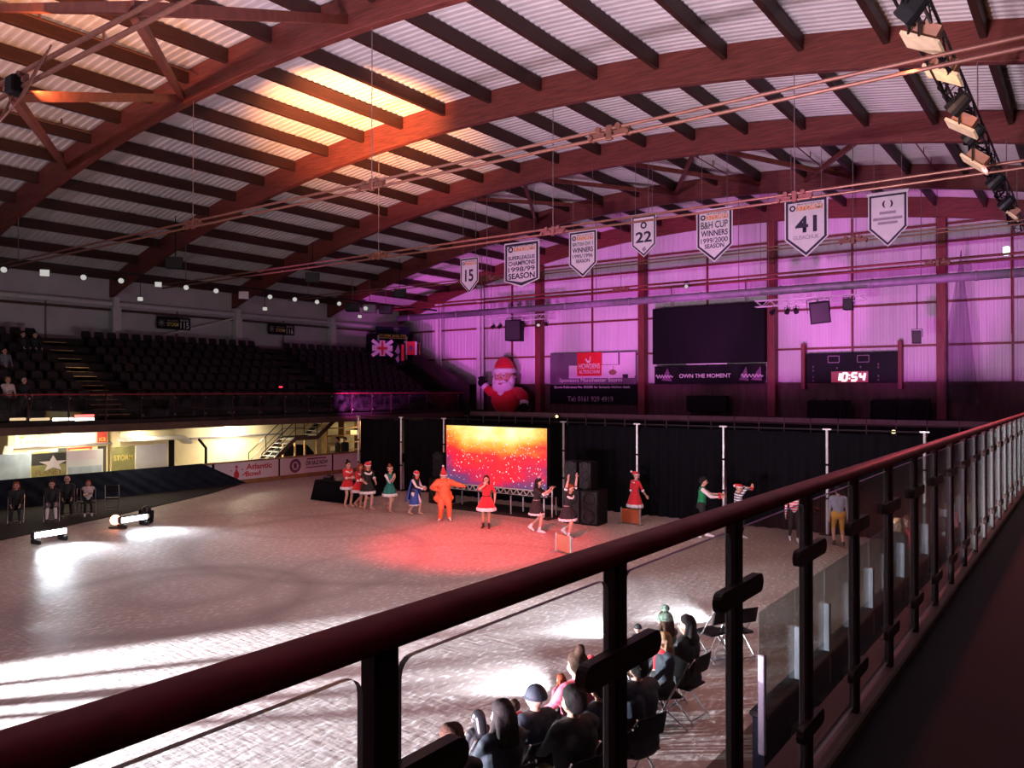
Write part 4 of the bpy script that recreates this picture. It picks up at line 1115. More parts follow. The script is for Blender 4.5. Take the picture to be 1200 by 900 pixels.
for k, (u, v, w) in enumerate(((52, 320, .36), (185, 333.5, .30), (285, 346, .50), (164, 350.5, .26), (310, 362, .26), (421, 371, .26))):
    big = k < 3; x = LX if big else -38.5
    p = on_x(u, v, x)
    r = root('flood_lamp', p, ['square pale floodlight second on the left lamp pipe', 'square pale floodlight on the left lamp pipe before the big one', 'large square floodlight on the left lamp pipe', 'small square lamp under the eaves by the first white column', 'small square lamp under the eaves above the 116 sign', 'small square lamp under the eaves by the last white column'][k], 'floodlight', R(62), 'floodlights at the left')
    m = MB(); m.rings([[(-w * .4, .12, -w * .3), (w * .4, .12, -w * .3), (w * .4, .12, w * .3), (-w * .4, .12, w * .3)], [(-w / 2, -.08, -w * .4), (w / 2, -.08, -w * .4), (w / 2, -.08, w * .4), (-w / 2, -.08, w * .4)]]); m.build('casing', 'lamp_body', r)
    plate(r, 'glass', -w * .46, w * .46, -w * .36, w * .36, 'lens_soft' if k != 2 else 'sign_white', -.08, .02)
    m = MB(); m.bar((-w * .55, 0, 0), (-w * .55, 0, w * .6), .03, .02); m.bar((w * .55, 0, 0), (w * .55, 0, w * .6), .03, .02); m.bar((-w * .55, 0, w * .6), (w * .55, 0, w * .6), .03, .02); m.tube([(0, 0, w * .6), (0, 0, (z - p.z) if big else zbot(x) - p.z + .1)], .02, 6); m.build('bracket', 'lamp_body', r)
# dark gear hanging near the corner
for k, (u, v) in enumerate(((413, 360), (433, 362), (452, 363))):
    p = on_x(u, v, -35.0)
    r = root('projector_box', p, f'dark hanging box near the far left roof corner, {ORD[k]} of three', 'box', R(40), 'boxes by the roof corner')
    m = MB(); m.bbox((0, 0, 0), (.8, .6, .5), .04); m.build('housing', 'duct' if k == 1 else 'lamp_body', r); m = MB(); m.tube([(0, 0, .25), (0, 0, zbot(-35) - p.z + .1)], .02, 6); m.build('hanger', 'wire', r); m = MB(); m.tube([(-.2, -.3, 0), (-.2, -.36, 0)], .12, 12); m.build('lens', 'lens_soft' if k == 1 else 'black_gloss', r)
for k, (u, v) in enumerate(((205, 309), (366, 326), (468, 344))):
    p = on_x(u, v, -31.5)
    r = root('roof_speaker', p, ['black speaker high under the roof between first lamps at the left', 'black speaker hanging under the third arch at the left', 'black speaker high in the far left roof corner'][k], 'loudspeaker', R(50))
    m = MB(); m.rings([[(-.35, -.3, -.25), (.35, -.3, -.25), (.35, -.3, .25), (-.35, -.3, .25)], [(-.25, .3, -.2), (.25, .3, -.2), (.25, .3, .2), (-.25, .3, .2)]][::-1]); m.build('cabinet', 'black', r); m = MB(); m.tube([(0, 0, .2), (0, 0, zbot(-31.5) - p.z + .05)], .02, 6); m.build('bracket', 'black', r); plate(r, 'grille', -.32, .32, -.22, .22, 'lamp_body', -.3, .01)

# press box in the far corner with flags
pb = root('press_box', (-38.3, 38.3, 5.6), 'dark commentary box with yellow lettering in the far corner of the stand', 'booth', R(62))
m = MB(); m.bbox((0, .6, 1.3), (2.9, 1.3, 2.4), .03); m.build('cabin', 'black', pb)
m = MB(); m.bbox((0, -.1, 2.72), (2.3, .12, .5), .02); m.build('sign_board', 'navy_drape', pb)
m = MB()
for a in range(4): m.bar((.25 + .26 * cos(a * pi / 4), -.17, 2.76 + .22 * sin(a * pi / 4)), (.25 - .26 * cos(a * pi / 4), -.17, 2.76 - .22 * sin(a * pi / 4)), .03, .01, (0, 1, 0))
m.build('star_mark', 'ink_grey', pb)
text(pb, 'STORM SHELTER', (0, 2.36), 1.95, .17, 'yellow_ink', -.14)
for x in (-1.0, .95):
    m = MB(); m.bbox((x, -.12, 1.55), (.12, .08, 1.6), .01); m.build('post', 'pipe_pale', pb)
m = MB(); m.bbox((0, -.12, 2.2), (2.1, .07, .06), .01); m.build('lintel', 'step_edge', pb)
m = MB(); m.box((1.5, .3, 1.9), (.9, 1.0, .08)); m.box((1.9, .3, 1.4), (.08, .9, 1.0)); m.build('side_shelf', 'wood_shelf', pb)
def flag(loc, w, h, label, kind):
    r = root('hanging_flag', loc, label, 'flag', R(62))
    if kind == 'cross':
        m = MB(); m.box((0, 0, 0), (w, .015, h)); m.build('cloth', 'ink_dark', r)
        m = MB(); m.bar((-w / 2, -.012, -h / 2), (w / 2, -.012, h / 2), .22, .006, (0, 1, 0)); m.bar((-w / 2, -.012, h / 2), (w / 2, -.012, -h / 2), .22, .006, (0, 1, 0)); m.box((0, -.014, 0), (w, .006, h * .36)); m.box((0, -.014, 0), (w * .26, .006, h)); m.build('pale_cross', 'banner_white', r)
        m = MB(); m.box((0, -.020, 0), (w * .5, .004, h * .16)); m.box((0, -.020, 0), (w * .12, .004, h * .9)); m.build('red_cross', 'red_ink', r)
    elif kind == 'square':
        m = MB(); m.box((0, 0, 0), (w, .015, h)); m.build('cloth', 'banner_white', r); m = MB(); m.box((w * .03, -.012, 0), (w * .62, .006, h)); m.build('red_field', 'red_ink', r); m = MB(); m.ball((w * .03, -.018, 0), w * .2, 10, 8, (.8, .04, 1.1)); m.build('emblem', 'purple_cloth', r)
    else:
        m = MB(); m.box((0, 0, 0), (w, .015, h)); m.build('cloth', 'black', r)
        m = MB(); m.prism([(-w * .4, h * .1), (-w * .1, h * .42), (w * .05, h * .1), (-w * .1, -.02)], -.014, -.009); m.prism([(-w * .35, -h * .2), (-w * .1, -h * .05), (0, -h * .28), (-w * .15, -h * .38)], -.014, -.009); m.build('pale_emblem', 'ink_grey', r)
        m = MB(); m.box((w * .28, -.012, .1), (w * .22, .006, h * .72)); m.build('side_strip', 'red_ink', r)
flag(on_x(448, 408, -37.2), 1.35, 1.0, 'flag with pale diagonal crosses hanging in the far corner of the stand', 'cross')
flag(on_x(481, 408, -36.8), .9, .9, 'pale square flag with red middle hanging in the far corner', 'square')
flag(on_x(468, 415, -37.0), .8, 1.5, 'tall black flag with grey emblem hanging between the two pale flags', 'tall')

# ------------------------------------------------------------------ concourse under the stand
CX = -38.0
m = MB(); m.box((CX, 20, 1.35), (.15, 42, 2.7)); struct(m.build('wall_concourse', 'cream'), 'cream lit wall of the concourse under the far stand', 'wall')
m = MB(); m.box((-35.6, 20, 2.62), (5.0, 42, .08)); struct(m.build('ceiling_concourse', 'white_paint'), 'soffit under the far stand', 'ceiling')
a = on_x(222, 514, CX + .1); b_ = on_x(330, 511, CX + .1)
m = MB(); m.box((CX + .12, (a.y + b_.y) / 2, a.z), (.08, b_.y - a.y, .09)); tag(m.build('wall_rail', 'duct', origin=(CX + .12, a.y, a.z)), 'grey rail across the bright cream wall behind the staircase', 'rail')
for k, (u0, u1) in enumerate(((275, 310), (232, 262))):
    a = on_x(u0, 487.5, CX + .5); b_ = on_x(u1, 486.5, CX + .5)
    r = root('ceiling_tube', (CX + .45, a.y, 2.5), 'bright fluorescent tube over the cream wall, ' + ('nearer the staircase' if k == 0 else 'left one'), 'light')
    m = MB(); m.tube([(0, 0, 0), (0, b_.y - a.y, 0)], .04, 8); m.build('tube', 'tube_warm', r); m = MB(); m.box((0, (b_.y - a.y) / 2, .06), (.12, b_.y - a.y, .05)); m.build('batten', 'white_paint', r)
# staircase with two flights
scx = -34.7
sc = root('metal_staircase', (scx, 24.9, 0), 'steel staircase with handrails rising to the right under the far stand', 'staircase')
P0 = V((0, 0, .10)); P1 = V((0, 2.1, 1.72)); P2 = V((0, 3.55, 1.72)); P3 = V((0, 5.1, 2.85))
for sx in (-.55, .55):
    m = MB(); o = V((sx, 0, 0)); m.bar(P0 + o, P1 + o, .06, .22); m.bar(P1 + o, P2 + o, .06, .20); m.bar(P2 + o, P3 + o, .06, .22); m.build('stringer', 'fascia', sc)
for (A_, B_, n) in ((P0, P1, 8), (P2, P3, 6)):
    for k in range(n):
        q = A_ + (B_ - A_) * ((k + .5) / n); m = MB(); m.bbox((0, q.y, q.z + .05), (1.06, .27, .04), .008); m.build('tread', 'zinc', sc)
m = MB(); m.bbox((0, (P1.y + P2.y) / 2, 1.72), (1.06, 1.4, .05), .01); m.build('landing', 'zinc', sc)
for sx in (-.55, .55):
    o = V((sx, 0, 0)); up = V((0, 0, .95)); mid = V((0, 0, .5))
    m = MB(); m.tube([P0 + o + up, P1 + o + up, P2 + o + up, P3 + o + up], .028, 8); m.tube([P0 + o + mid, P1 + o + mid, P2 + o + mid, P3 + o + mid], .018, 6); m.build('handrail', 'black_gloss', sc)
    for q in (P0, P0 + (P1 - P0) * .5, P1, P2, P3):
        m = MB(); m.tube([q + o, q + o + up], .024, 8); m.build('baluster', 'black_gloss', sc)
for q in (P1, P2):
    for sx in (-.5, .5):
        m = MB(); m.box((sx, q.y, .86), (.08, .08, 1.70)); m.build('support_post', 'step_edge', sc)
# dark covered machine under the landing, shelves behind
m = MB(); m.rings([[(-36.8 + .0, 27.3, 0), (-35.8, 27.3, 0), (-35.8, 29.6, 0), (-36.8, 29.6, 0)], [(-36.8, 27.3, .9), (-35.8, 27.3, .9), (-35.8, 29.6, .75), (-36.8, 29.6, .75)], [(-36.7, 27.8, 1.25), (-35.9, 27.8, 1.25), (-35.9, 29.2, 1.2), (-36.7, 29.2, 1.2)]])
o = m.build('covered_machine', 'black', origin=(-36.3, 28.4, 0)); tag(o, 'low dark covered machine under the staircase landing', 'machine')
sh = root('storage_shelf', (-36.9, 32.6, 0), 'wooden shelving lit warm behind the two standing people', 'shelf', R(90))
for k in range(6):
    m = MB(); m.bbox((0, 0, .2 + .45 * k), (2.6, .5, .05), .008); m.build('board', 'wood_shelf', sh)
for x in (-1.3, 0, 1.3):
    m = MB(); m.box((x, 0, 1.3), (.06, .5, 2.5)); m.build('upright', 'wood_shelf', sh)
for k in range(3):
    m = MB(); m.bbox((-.8 + .8 * k, -.02, .765 + .45 * k), (.55, .4, .30), .01); o = m.build('cardboard_box', 'cream'); o.location = (-36.9, 32.6, 0); o.rotation_euler = (0, 0, R(90))
    tag(o, ['cardboard box low on the lit wooden shelving', 'cardboard box in the middle of the lit wooden shelving', 'cardboard box high on the lit wooden shelving'][k], 'box', 'boxes on the shelving')
# kiosk and shop fronts at the left
def at_x(u0, u1, x):
    return on_x(u0, 500, x).y, on_x(u1, 500, x).y
y0, y1 = at_x(142, 207, -35.6)
kb = root('kiosk', (-35.6, (y0 + y1) / 2, 0), 'cream kiosk with sloping white canopy under the far stand', 'kiosk', R(90)); w = y1 - y0
m = MB(); m.bbox((0, .9, 1.2), (w, 1.6, 2.4), .03); m.build('body', 'cream', kb)
m = MB(); m.prism([(-w / 2 - .1, 1.98), (w / 2, 1.98), (w / 2 + .45, 1.7), (w / 2 + .5, 1.8), (w / 2 + .1, 2.14), (-w / 2 - .1, 2.14)], -.55, .2); m.build('canopy', 'white_paint', kb)
m = MB(); m.box((w * .42, .08, .95), (.26, .06, 1.9)); m.build('door_gap', 'black', kb)
plate(kb, 'poster', -w * .12, w * .30, .95, 1.65, 'poster_white', .095, .02)
y0, y1 = at_x(10, 128, -36.4)
sf_ = root('shop_front', (-36.4, (y0 + y1) / 2, 0), 'brightly lit shop front with long yellow lettered sign at the far left', 'shop', R(90)); w = y1 - y0
m = MB(); m.bbox((0, .6, 1.3), (w, 1.1, 2.5), .03); m.build('body', 'cream', sf_)
plate(sf_, 'sign_board', -w * .44, w * .36, 1.92, 2.44, 'poster_white', .04, .03)
text(sf_, 'MILLIONS OF', (-w * .20, 2.31), w * .40, .17, 'yellow_ink', .01)
text(sf_, 'PARTIES', (-w * .24, 2.08), w * .30, .19, 'yellow_ink', .01)
plate(sf_, 'red_end', w * .38, w * .48, 1.92, 2.44, 'poster_red', .04, .03)
text(sf_, 'ICE', (w * .43, 2.06), w * .07, .16, 'yellow_ink', .01)
m = MB(); m.tube([(-w * .5, -.05, 1.86), (w * .52, -.05, 1.86)], .045, 8); m.build('rail', 'duct', sf_)
plate(sf_, 'window_glass', -w * .32, -w * .02, 1.05, 1.75, 'poster_blue', .045, .03)
plate(sf_, 'window_lettering', -w * .26, -w * .10, 1.5, 1.66, 'yellow_ink', .012, .006)
plate(sf_, 'dark_doorway', -w * .03, w * .06, .1, 1.75, 'poster_dark', .045, .03)
plate(sf_, 'red_poster', w * .07, w * .32, 1.15, 1.75, 'poster_red', .045, .03)
for k in range(3): plate(sf_, 'poster_line', w * .09, w * (.29 - .03 * k), 1.60 - .13 * k, 1.67 - .13 * k, 'yellow_ink', .012, .006)
plate(sf_, 'dark_side_doorway', w * .385, w * .47, .1, 1.75, 'poster_dark', .045, .03)
m = MB(); m.bar((-w * .52, -.3, 1.95), (-w * .60, -.9, 1.6), .3, .1); m.bar((-w * .52, -.3, 1.5), (-w * .60, -.9, 1.1), .3, .1); m.build('awning_bracket', 'white_paint', sf_)
for k, (u0, u1) in enumerate(((20, 70), (80, 125))):
    a, b_ = at_x(u0, u1, -36.0)
    r = root('ceiling_tube', (-36.0, a, 2.54), 'fluorescent tube above the shop sign, ' + ('left one' if k == 0 else 'right one'), 'light')
    m = MB(); m.tube([(0, 0, 0), (0, b_ - a, 0)], .03, 8); m.build('tube', 'tube_warm', r); m = MB(); m.box((0, (b_ - a) / 2, .04), (.10, b_ - a, .03)); m.build('batten', 'white_paint', r)

# ------------------------------------------------------------------ rink boards on the far side
BX = -31.5
brd = root('rink_boards', (BX, 0, 0), 'low rink boards along the far side of the ice', 'boards')
m = MB(); m.box((-.06, 15, .50), (.10, 34, .98)); m.build('board_panel', 'sign_white', brd)
m = MB(); m.bbox((-.06, 15, 1.03), (.18, 34, .07), .015); m.build('cap_rail', 'wood_shelf', brd)
m = MB(); m.box((.01, 15, .10), (.05, 34, .18)); m.build('kick_strip', 'wood_shelf', brd)
for u in (250, 327, 389.5):
    y = on_x(u, 550, BX).y; m = MB(); m.box((.0, y, .55), (.04, .10, .95)); m.build('joint_strip', 'black', brd)
# board sheets
def board_ad(u0, u1, label):
    y0 = on_x(u0, 550, BX).y; y1 = on_x(u1, 550, BX).y
    r = root('advert_sheet', (BX + .02, (y0 + y1) / 2, .60), label, 'advert', R(90)); w = y1 - y0
    plate(r, 'sheet', -w / 2, w / 2, -.40, .40, 'sign_white', 0, .012); return r, w
r, w = board_ad(252, 326, 'pale rink board advert reading Atlantic Bowl in red')
text(r, 'Atlantic', (w * .18, .16), w * .42, .26, 'red_ink', -.012, bold=.024); text(r, 'Bowl', (w * .08, -.16), w * .24, .24, 'red_ink', -.012, bold=.024)
m = MB(); m.rings([[( -w * .18 + rr * cos(a), -.018 + .003 * 0, z) if False else (-w * .18 + rr * cos(a), -.016 + .004 * sin(a), z) for a in [2 * pi * k / 14 for k in range(14)]] for z, rr in ((-.34, .07), (-.25, .13), (-.10, .14), (.02, .06), (.10, .045))]); m.ball((-w * .18, -.016, .20), .075, 12, 8, (1, .06, 1)); m.build('pin_mark', 'red_ink', r)
m = MB()
for (a, b_, c, d_) in ((-.32, -.26, -.26, -.29), (-.09, -.22, -.02, -.05), (-.27, .06, -.25, .03), (-.10, .08, -.08, .05)): m.bar((w * a, -.016, b_), (w * c, -.016, d_), .045, .006, (0, 1, 0))
m.build('spark_mark', 'red_ink', r)
r, w = board_ad(328, 388.5, 'pale rink board advert reading ON SALE NOW')
m = MB(); m.ring_torus((0, 0, 0), .27, .07, 28, 6); o = m.build('round_badge', 'purple_cloth', r); o.rotation_euler = (R(90), 0, 0); o.location = (-w * .22, -.014, 0); o.scale = (1, 1, .1)
m = MB(); m.bbox((-w * .22, -.012, 0), (.20, .006, .26), .002); m.build('badge_middle', 'purple_cloth', r)
text(r, 'ON SALE NOW', (w * .20, .08), w * .44, .22, 'ink_dark', -.012, shear=.15, bold=.028)
plate(r, 'small_print', -w * .0, w * .38, .25, .32, 'purple_cloth', -.012, .002); plate(r, 'small_print', -w * .02, w * .40, -.16, -.11, 'purple_cloth', -.012, .002)
# black cloth hung over the near part of the boards
y0 = 2.0; yA = on_x(236, 545, BX).y; yB = on_x(287, 572, BX).y
m = MB(); n = 150; vs = []
for i in range(n + 1):
    t = i / n
    for j in range(8):
        q = j / 7; ytop = y0 + (yA - y0) * t; ybot = y0 + (yB - y0) * t
        vs.append((BX + .07 + .10 * q + .025 * sin(t * 170) * (.3 + q), ytop + (ybot - ytop) * q, 1.09 - 1.05 * q))
m.add(vs, [(i * 8 + j, i * 8 + j + 1, i * 8 + j + 9, i * 8 + j + 8) for i in range(n) for j in range(7)])
tag(m.build('board_drape', 'navy_drape', origin=(BX, 10, 0), smooth=True), 'long black cloth hung over the rink boards at the left', 'cloth')
# board glass with shop posters standing behind it
for k, (u0, u1, v0, v1, mt, lab) in enumerate(((-12, 36, 532, 561, 'poster_blue', 'pale blue panel behind the rink boards at the left edge'), (37, 77.5, 530, 559, 'poster_olive', 'olive and cream panel with star mark behind the rink boards'), (78, 121, 527, 556, 'poster_white', 'white panel with mauve top behind the rink boards'), (131, 158, 523, 551, 'poster_olive', 'olive panel reading STORM behind the rink boards'), (159, 195.5, 521, 547, 'poster_white', 'plain pale grey panel behind the rink boards, the rightmost'))):
    x = -33.0; y0 = on_x(u0, 540, x).y; y1 = on_x(u1, 540, x).y; w = y1 - y0
    z1 = on_x((u0 + u1) / 2, v0, x).z; zb = on_x((u0 + u1) / 2, v1, x).z; h = z1 - zb; zb -= .02
    r = root('poster_board', (x, (y0 + y1) / 2, 0), lab, 'board', R(90))
    m = MB(); m.bbox((0, 0, z1 / 2 + .03), (w, .04, z1 - .06), .01); m.build('sheet', mt, r)
    m = MB()
    for sx in (-w * .4, w * .4): m.bbox((sx, 0, .03), (.05, .45, .06), .01)
    m.build('foot', 'black', r)
    if k == 1:
        m = MB(); pts = []
        for q in range(10):
            a = pi / 2 + q * pi / 5; rr = .42 if q % 2 == 0 else .17; pts.append((.15 + rr * cos(a) * 1.3, zb + h * .55 + rr * sin(a) * .8))
        m.prism(pts, -.032, -.022); m.build('star_mark', 'banner_white', r); plate(r, 'dark_half', -w / 2, w * .5, zb + h * .52, zb + h * .98, 'poster_dark', -.021, .004)
        text(r, 'PLANET', (0, zb + h * .22), w * .78, h * .22, 'brown_ink', -.022)
    if k == 2:
        plate(r, 'mauve_top', -w * .49, w * .3, zb + h * .62, zb + h * .97, 'sign_white', -.021, .004); plate(r, 'grey_base', -w * .46, w * .46, zb + h * .05, zb + h * .36, 'poster_blue', -.021, .004)
    if k == 3: text(r, 'STORM', (0, zb + h * .55), w * .82, h * .22, 'yellow_ink', -.022)
y = on_x(243, 540, BX).y
m = MB(); m.tube([(BX - .1, y, 1.05), (BX - .1, y, 1.75), (BX - .1, y - .35, 2.15)], .06, 8); tag(m.build('bent_post', 'black', origin=(BX - .1, y, 1.05)), 'bent black post standing on the boards before the cream wall', 'post')
for k, u in enumerate((424, 434, 441)): pass

# ------------------------------------------------------------------ dark mat, light bars and chairs at the far side
m = MB(); pts = [(BX + .1, 3.0), (-25.0, 3.0), (-25.1, 9.4), (-27.3, 14.5), (-29.5, 19.0), (BX + .1, 21.8)]
m.add([(x, y, .004) for x, y in pts] + [(x, y, .022) for x, y in pts], [tuple(range(5, -1, -1)), tuple(range(6, 12))] + [(i, (i + 1) % 6, (i + 1) % 6 + 6, i + 6) for i in range(6)])
tag(m.build('floor_mat', 'mat_dark', origin=(-29, 10, 0)), 'black carpet laid on the ice below the far boards', 'mat')
def light_bar(u, v, L, yaw, label):
    p = on_z(u, v, .30)
    r = root('light_bar', (p.x, p.y, .03), label, 'light bar', yaw)
    m = MB(); m.bbox((0, .08, .26), (L, .16, .20), .02); m.build('casing', 'lamp_body', r)
    m = MB(); m.box((0, -.012, .26), (L - .06, .02, .15)); m.build('lens_strip', 'lens_white', r)
    m = MB()
    for x in (-L * .4, L * .4): m.bbox((x, .05, .07), (.08, .4, .14), .02)
    m.build('foot', 'lamp_body', r)
    return p
LIGHTBARS = [light_bar(60, 624, .95, R(98), 'white glowing light bar on the black carpet at the left, nearer one'), light_bar(158, 607, .95, R(98), 'white glowing light bar at the edge of the black carpet, farther one')]
p = on_z(136, 610, .25)
r = root('spot_lamp', (p.x, p.y, .03), 'small round amber lamp on the carpet between the white light bars', 'lamp', R(58))
m = MB(); m.ball((0, .08, .26), .17, 14, 10); m.build('housing', 'lamp_body', r, smooth=True); m = MB(); m.tube([(0, -.02, .26), (0, -.10, .25)], .15, 14); m.build('lens', 'lens_amber', r); m = MB(); m.bbox((0, .08, .03), (.4, .3, .06), .02); m.build('base', 'lamp_body', r)
p = on_z(172, 604, .25)
r = root('moving_light', (p.x, p.y, 0), 'black moving head lamp right of the farther white light bar', 'lamp', R(40))
m = MB(); m.bbox((0, 0, .08), (.34, .34, .16), .03); m.build('base', 'black', r); m = MB(); m.bar((-.17, 0, .16), (-.17, 0, .42), .06, .12); m.bar((.17, 0, .16), (.17, 0, .42), .06, .12); m.build('yoke', 'black', r); m = MB(); m.ball((0, 0, .42), .15, 14, 10, (1, 1.2, 1)); m.build('head', 'black_gloss', r, smooth=True)
# ------------------------------------------------------------------ near glass balustrade
GX = -.91
PY = [-.63 + .757 * k for k in range(0, 46)]
PY = [y for y in PY if y < 33]
rail = root('glass_balustrade', (GX, 0, 2.75), 'glass balustrade with thick dark red handrail crossing the foreground', 'balustrade')
def oval(y):
    return [(.040 * cos(a) * (1 + .12 * abs(sin(2 * a))), y, 1.168 + .024 * sin(a) * (1 + .12 * abs(sin(2 * a)))) for a in [2 * pi * k / 20 for k in range(20)]]
m = MB(); m.rings([oval(y) for y in (-2.0, 5, 15, 33.2)]); m.build('handrail', 'rail_dark', rail, smooth=True)
m = MB(); m.bbox((0, 15.5, .03), (.10, 35, .06), .01); m.build('base_channel', 'fascia', rail)
for i, y in enumerate(PY):
    m = MB(); m.bbox((0, y, .60), (.042, .052, 1.12), .006); m.build('post', 'post_dark', rail)
    if i < len(PY) - 1:
        y0, y1 = y + .042, PY[i + 1] - .042
        # pane with rounded upper corners
        rr = .03; pts = [(y0, .09), (y1, .09)]
        for k in range(5): a = k * pi / 8; pts.append((y1 - rr + rr * cos(a), 1.115 - rr + rr * sin(a)))
        for k in range(5): a = pi / 2 + k * pi / 8; pts.append((y0 + rr + rr * cos(a), 1.115 - rr + rr * sin(a)))
        m = MB(); n = len(pts); vs = [(-.006, a, b) for a, b in pts] + [(.006, a, b) for a, b in pts]
        m.cur = 0; m.add(vs, [tuple(range(n)), tuple(range(2 * n - 1, n - 1, -1))])
        m.cur = 1; m.add(vs, [(k, k + n, (k + 1) % n + n, (k + 1) % n) for k in range(n)])
        o = m.build('glass_pane', ['rail_glass', 'glass_edge'], rail)
    if y < 14:
        for z, L in ((.925, .37), (.255, .29)):
            m = MB(); hw = .030; pts = []
            for k in range(9): a = -pi / 2 + k * pi / 8; pts.append((y + L / 2 - hw + hw * cos(a), z + hw * sin(a)))
            for k in range(9): a = pi / 2 + k * pi / 8; pts.append((y - L / 2 + hw + hw * cos(a), z + hw * sin(a)))
            n = len(pts); rs = [[(x, a, b) for a, b in pts] for x in (.004, .030)]
            m.rings(rs); m.build('clamp_plate', 'clamp_wood', rail)
# ------------------------------------------------------------------ near rink boards with glass
NX = -2.75
nb = root('near_rink_boards', (NX, 0, 0), 'near rink boards with clear glass panes seen through the balustrade', 'boards')
m = MB(); m.box((0, 15.6, .5), (.12, 15.4, 1.0)); m.build('board_panel', 'navy_drape', nb)
m = MB(); m.bbox((0, 15.6, 1.03), (.2, 15.4, .06), .015); m.build('cap_rail', 'mat_dark', nb)
y = 7.9; k = 0
while y < 23.0:
    m = MB(); m.bbox((0, y + .6, 1.56), (.014, 1.18, 1.0), .004); m.build('glass_pane', 'dasher_glass', nb)
    m = MB(); m.bbox((.04, y, 1.15), (.07, .07, 1.0), .01); m.build('post', 'duct', nb)
    y += 1.2
# folding chairs
def make_chair():
    r = root('folding_chair', (0, 0, 0), 'x', 'chair')
    m = MB(); m.bbox((0, .02, .445), (.42, .40, .035), .012); m.build('seat', 'black', r)
    m = MB(); rs = []
    for z, y in ((.62, -.20), (.70, -.225), (.82, -.25), (.86, -.255)):
        rs.append([(-.21, y - .01, z), (.21, y - .01, z), (.21, y + .015, z), (-.21, y + .015, z)])
    m.rings(rs); m.build('backrest', 'black', r)
    for sx in (-.22, .22):
        m = MB(); m.tube([(sx, .26, .012), (sx, .02, .44), (sx, -.26, .87)], .012, 8); m.build('leg', 'chrome', r)
        m = MB(); m.tube([(sx * .93, -.24, .012), (sx * .93, .18, .43)], .012, 8); m.build('leg', 'chrome', r)
    m = MB(); m.tube([(-.21, -.20, .06), (.21, -.20, .06)], .009, 6); m.tube([(-.21, .22, .08), (.21, .22, .08)], .009, 6); m.build('stretcher', 'chrome', r)
    return r
CH = make_chair(); CHU = [False]
def chair(x, y, yaw, label, group='audience folding chairs', z=0.0):
    o = CH if not CHU[0] else copy_tree(CH); CHU[0] = True
    o.location = (x, y, z); o.rotation_euler = (0, 0, yaw); tag(o, label, 'chair', group); return o

# long dark bench and bags behind the near boards
r = root('players_bench', (-2.1, 9.6, 0), 'long dark bench behind the near rink boards seen through the glass', 'bench')
m = MB(); m.bbox((0, 0, .46), (.40, 6.4, .06), .015); m.build('seat_board', 'navy_drape', r)
m = MB(); m.bbox((.22, 0, .78), (.05, 6.4, .34), .012); m.build('back_board', 'mat_dark', r)
for y in (-3, -1.5, 0, 1.5, 3):
    m = MB(); m.bbox((0, y, .22), (.34, .07, .42), .01); m.build('leg', 'black', r)
for k, (y, mt) in enumerate(((7.4, 'navy_coat'), (8.7, 'grey_coat'), (10.6, 'navy_coat'))):
    r = root('kit_bag', (-2.1, y, .49), ['dark kit bag nearest the camera on the long bench', 'grey kit bag on the long bench', 'dark kit bag farther along the long bench'][k], 'bag')
    m = MB(); m.rings([[(.17 * rr * cos(a), y_, .16 + .16 * rr * sin(a)) for a in [2 * pi * j / 14 for j in range(14)]] for y_, rr in ((-.36, .6), (-.32, .92), (-.1, 1), (.12, .96), (.32, .92), (.36, .6))]); m.build('body', mt, r, smooth=True)
    m = MB(); m.tube([(-.05, -.18, .30), (-.05, -.10, .42), (-.05, .10, .42), (-.05, .18, .30)], .015, 6); m.build('strap', 'black', r)
# ------------------------------------------------------------------ lamps along the truss at the right
TX = -2.12
def on_tx(u, v): return on_x(u, v, TX)
zt = 9.95
tr = box_truss('lighting_truss', (TX, 6.0, zt), (TX, 33.0, zt), .30, 'long dark lighting truss running away under the roof at the right', 'black_gloss', 40)
b = MB()
for x in (7.4, 14.5, 21.6, 25.5): b.tube([(x, 0, .15), (x, 0, zbot(TX) - zt + .05)], .014, 6)
b.build('hanging_wire', 'wire', tr)
b = MB()
for k in range(3):
    pts = [(x * .9 + .15 * k, .18 * sin(x * 1.7 + k), -.20 + .12 * sin(x * 2.3 + 1.3 * k)) for x in range(1, 29)]
    b.tube(pts, .022, 6)
b.build('cable', 'black', tr)
def flood(y, label, tilt, lit='flood_face', dz=-.55):
    r = root('floodlight', (TX, y, zt + dz), label, 'floodlight', R(90), 'floodlights on the right truss')
    rot = Matrix.Rotation(tilt, 3, 'X')
    m = MB(); m.box((0, 0, 0), (.62, .60, .05), rot); m.build('front_plate', lit, r)
    m = MB(); m.box(rot @ V((-.15, 0, .13)), (.22, .42, .22), rot); m.build('housing', 'flood_body', r); m = MB(); m.ball(rot @ V((.17, 0, .14)), .15, 12, 8, (1, 1.2, 1)); m.build('housing', 'flood_body', r)
    m = MB(); m.bar((-.33, 0, 0), (-.33, 0, -dz * .8), .03, .05); m.bar((.33, 0, 0), (.33, 0, -dz * .8), .03, .05); m.bar((-.33, 0, -dz * .8), (.33, 0, -dz * .8), .03, .05); m.build('bracket', 'lamp_body', r)
    return r
for k, (u, v, tl) in enumerate(((1083, 50, .5), (1106, 84, .5), (1128, 150, .6), (1143, 192, .7), (1184, 250, .8))):
    p = on_tx(u, v)
    flood(p.y, ['pale amber lit floodlight nearest the top edge on the right truss', 'pale amber lit floodlight on the right truss, second from the top edge', 'amber floodlight on the right truss in front of the second arch', 'floodlight on the right truss in front of the third arch', 'farthest pale floodlight on the right truss above the purple wall'][k], tl, 'flood_face', min(-.2, p.z - zt))
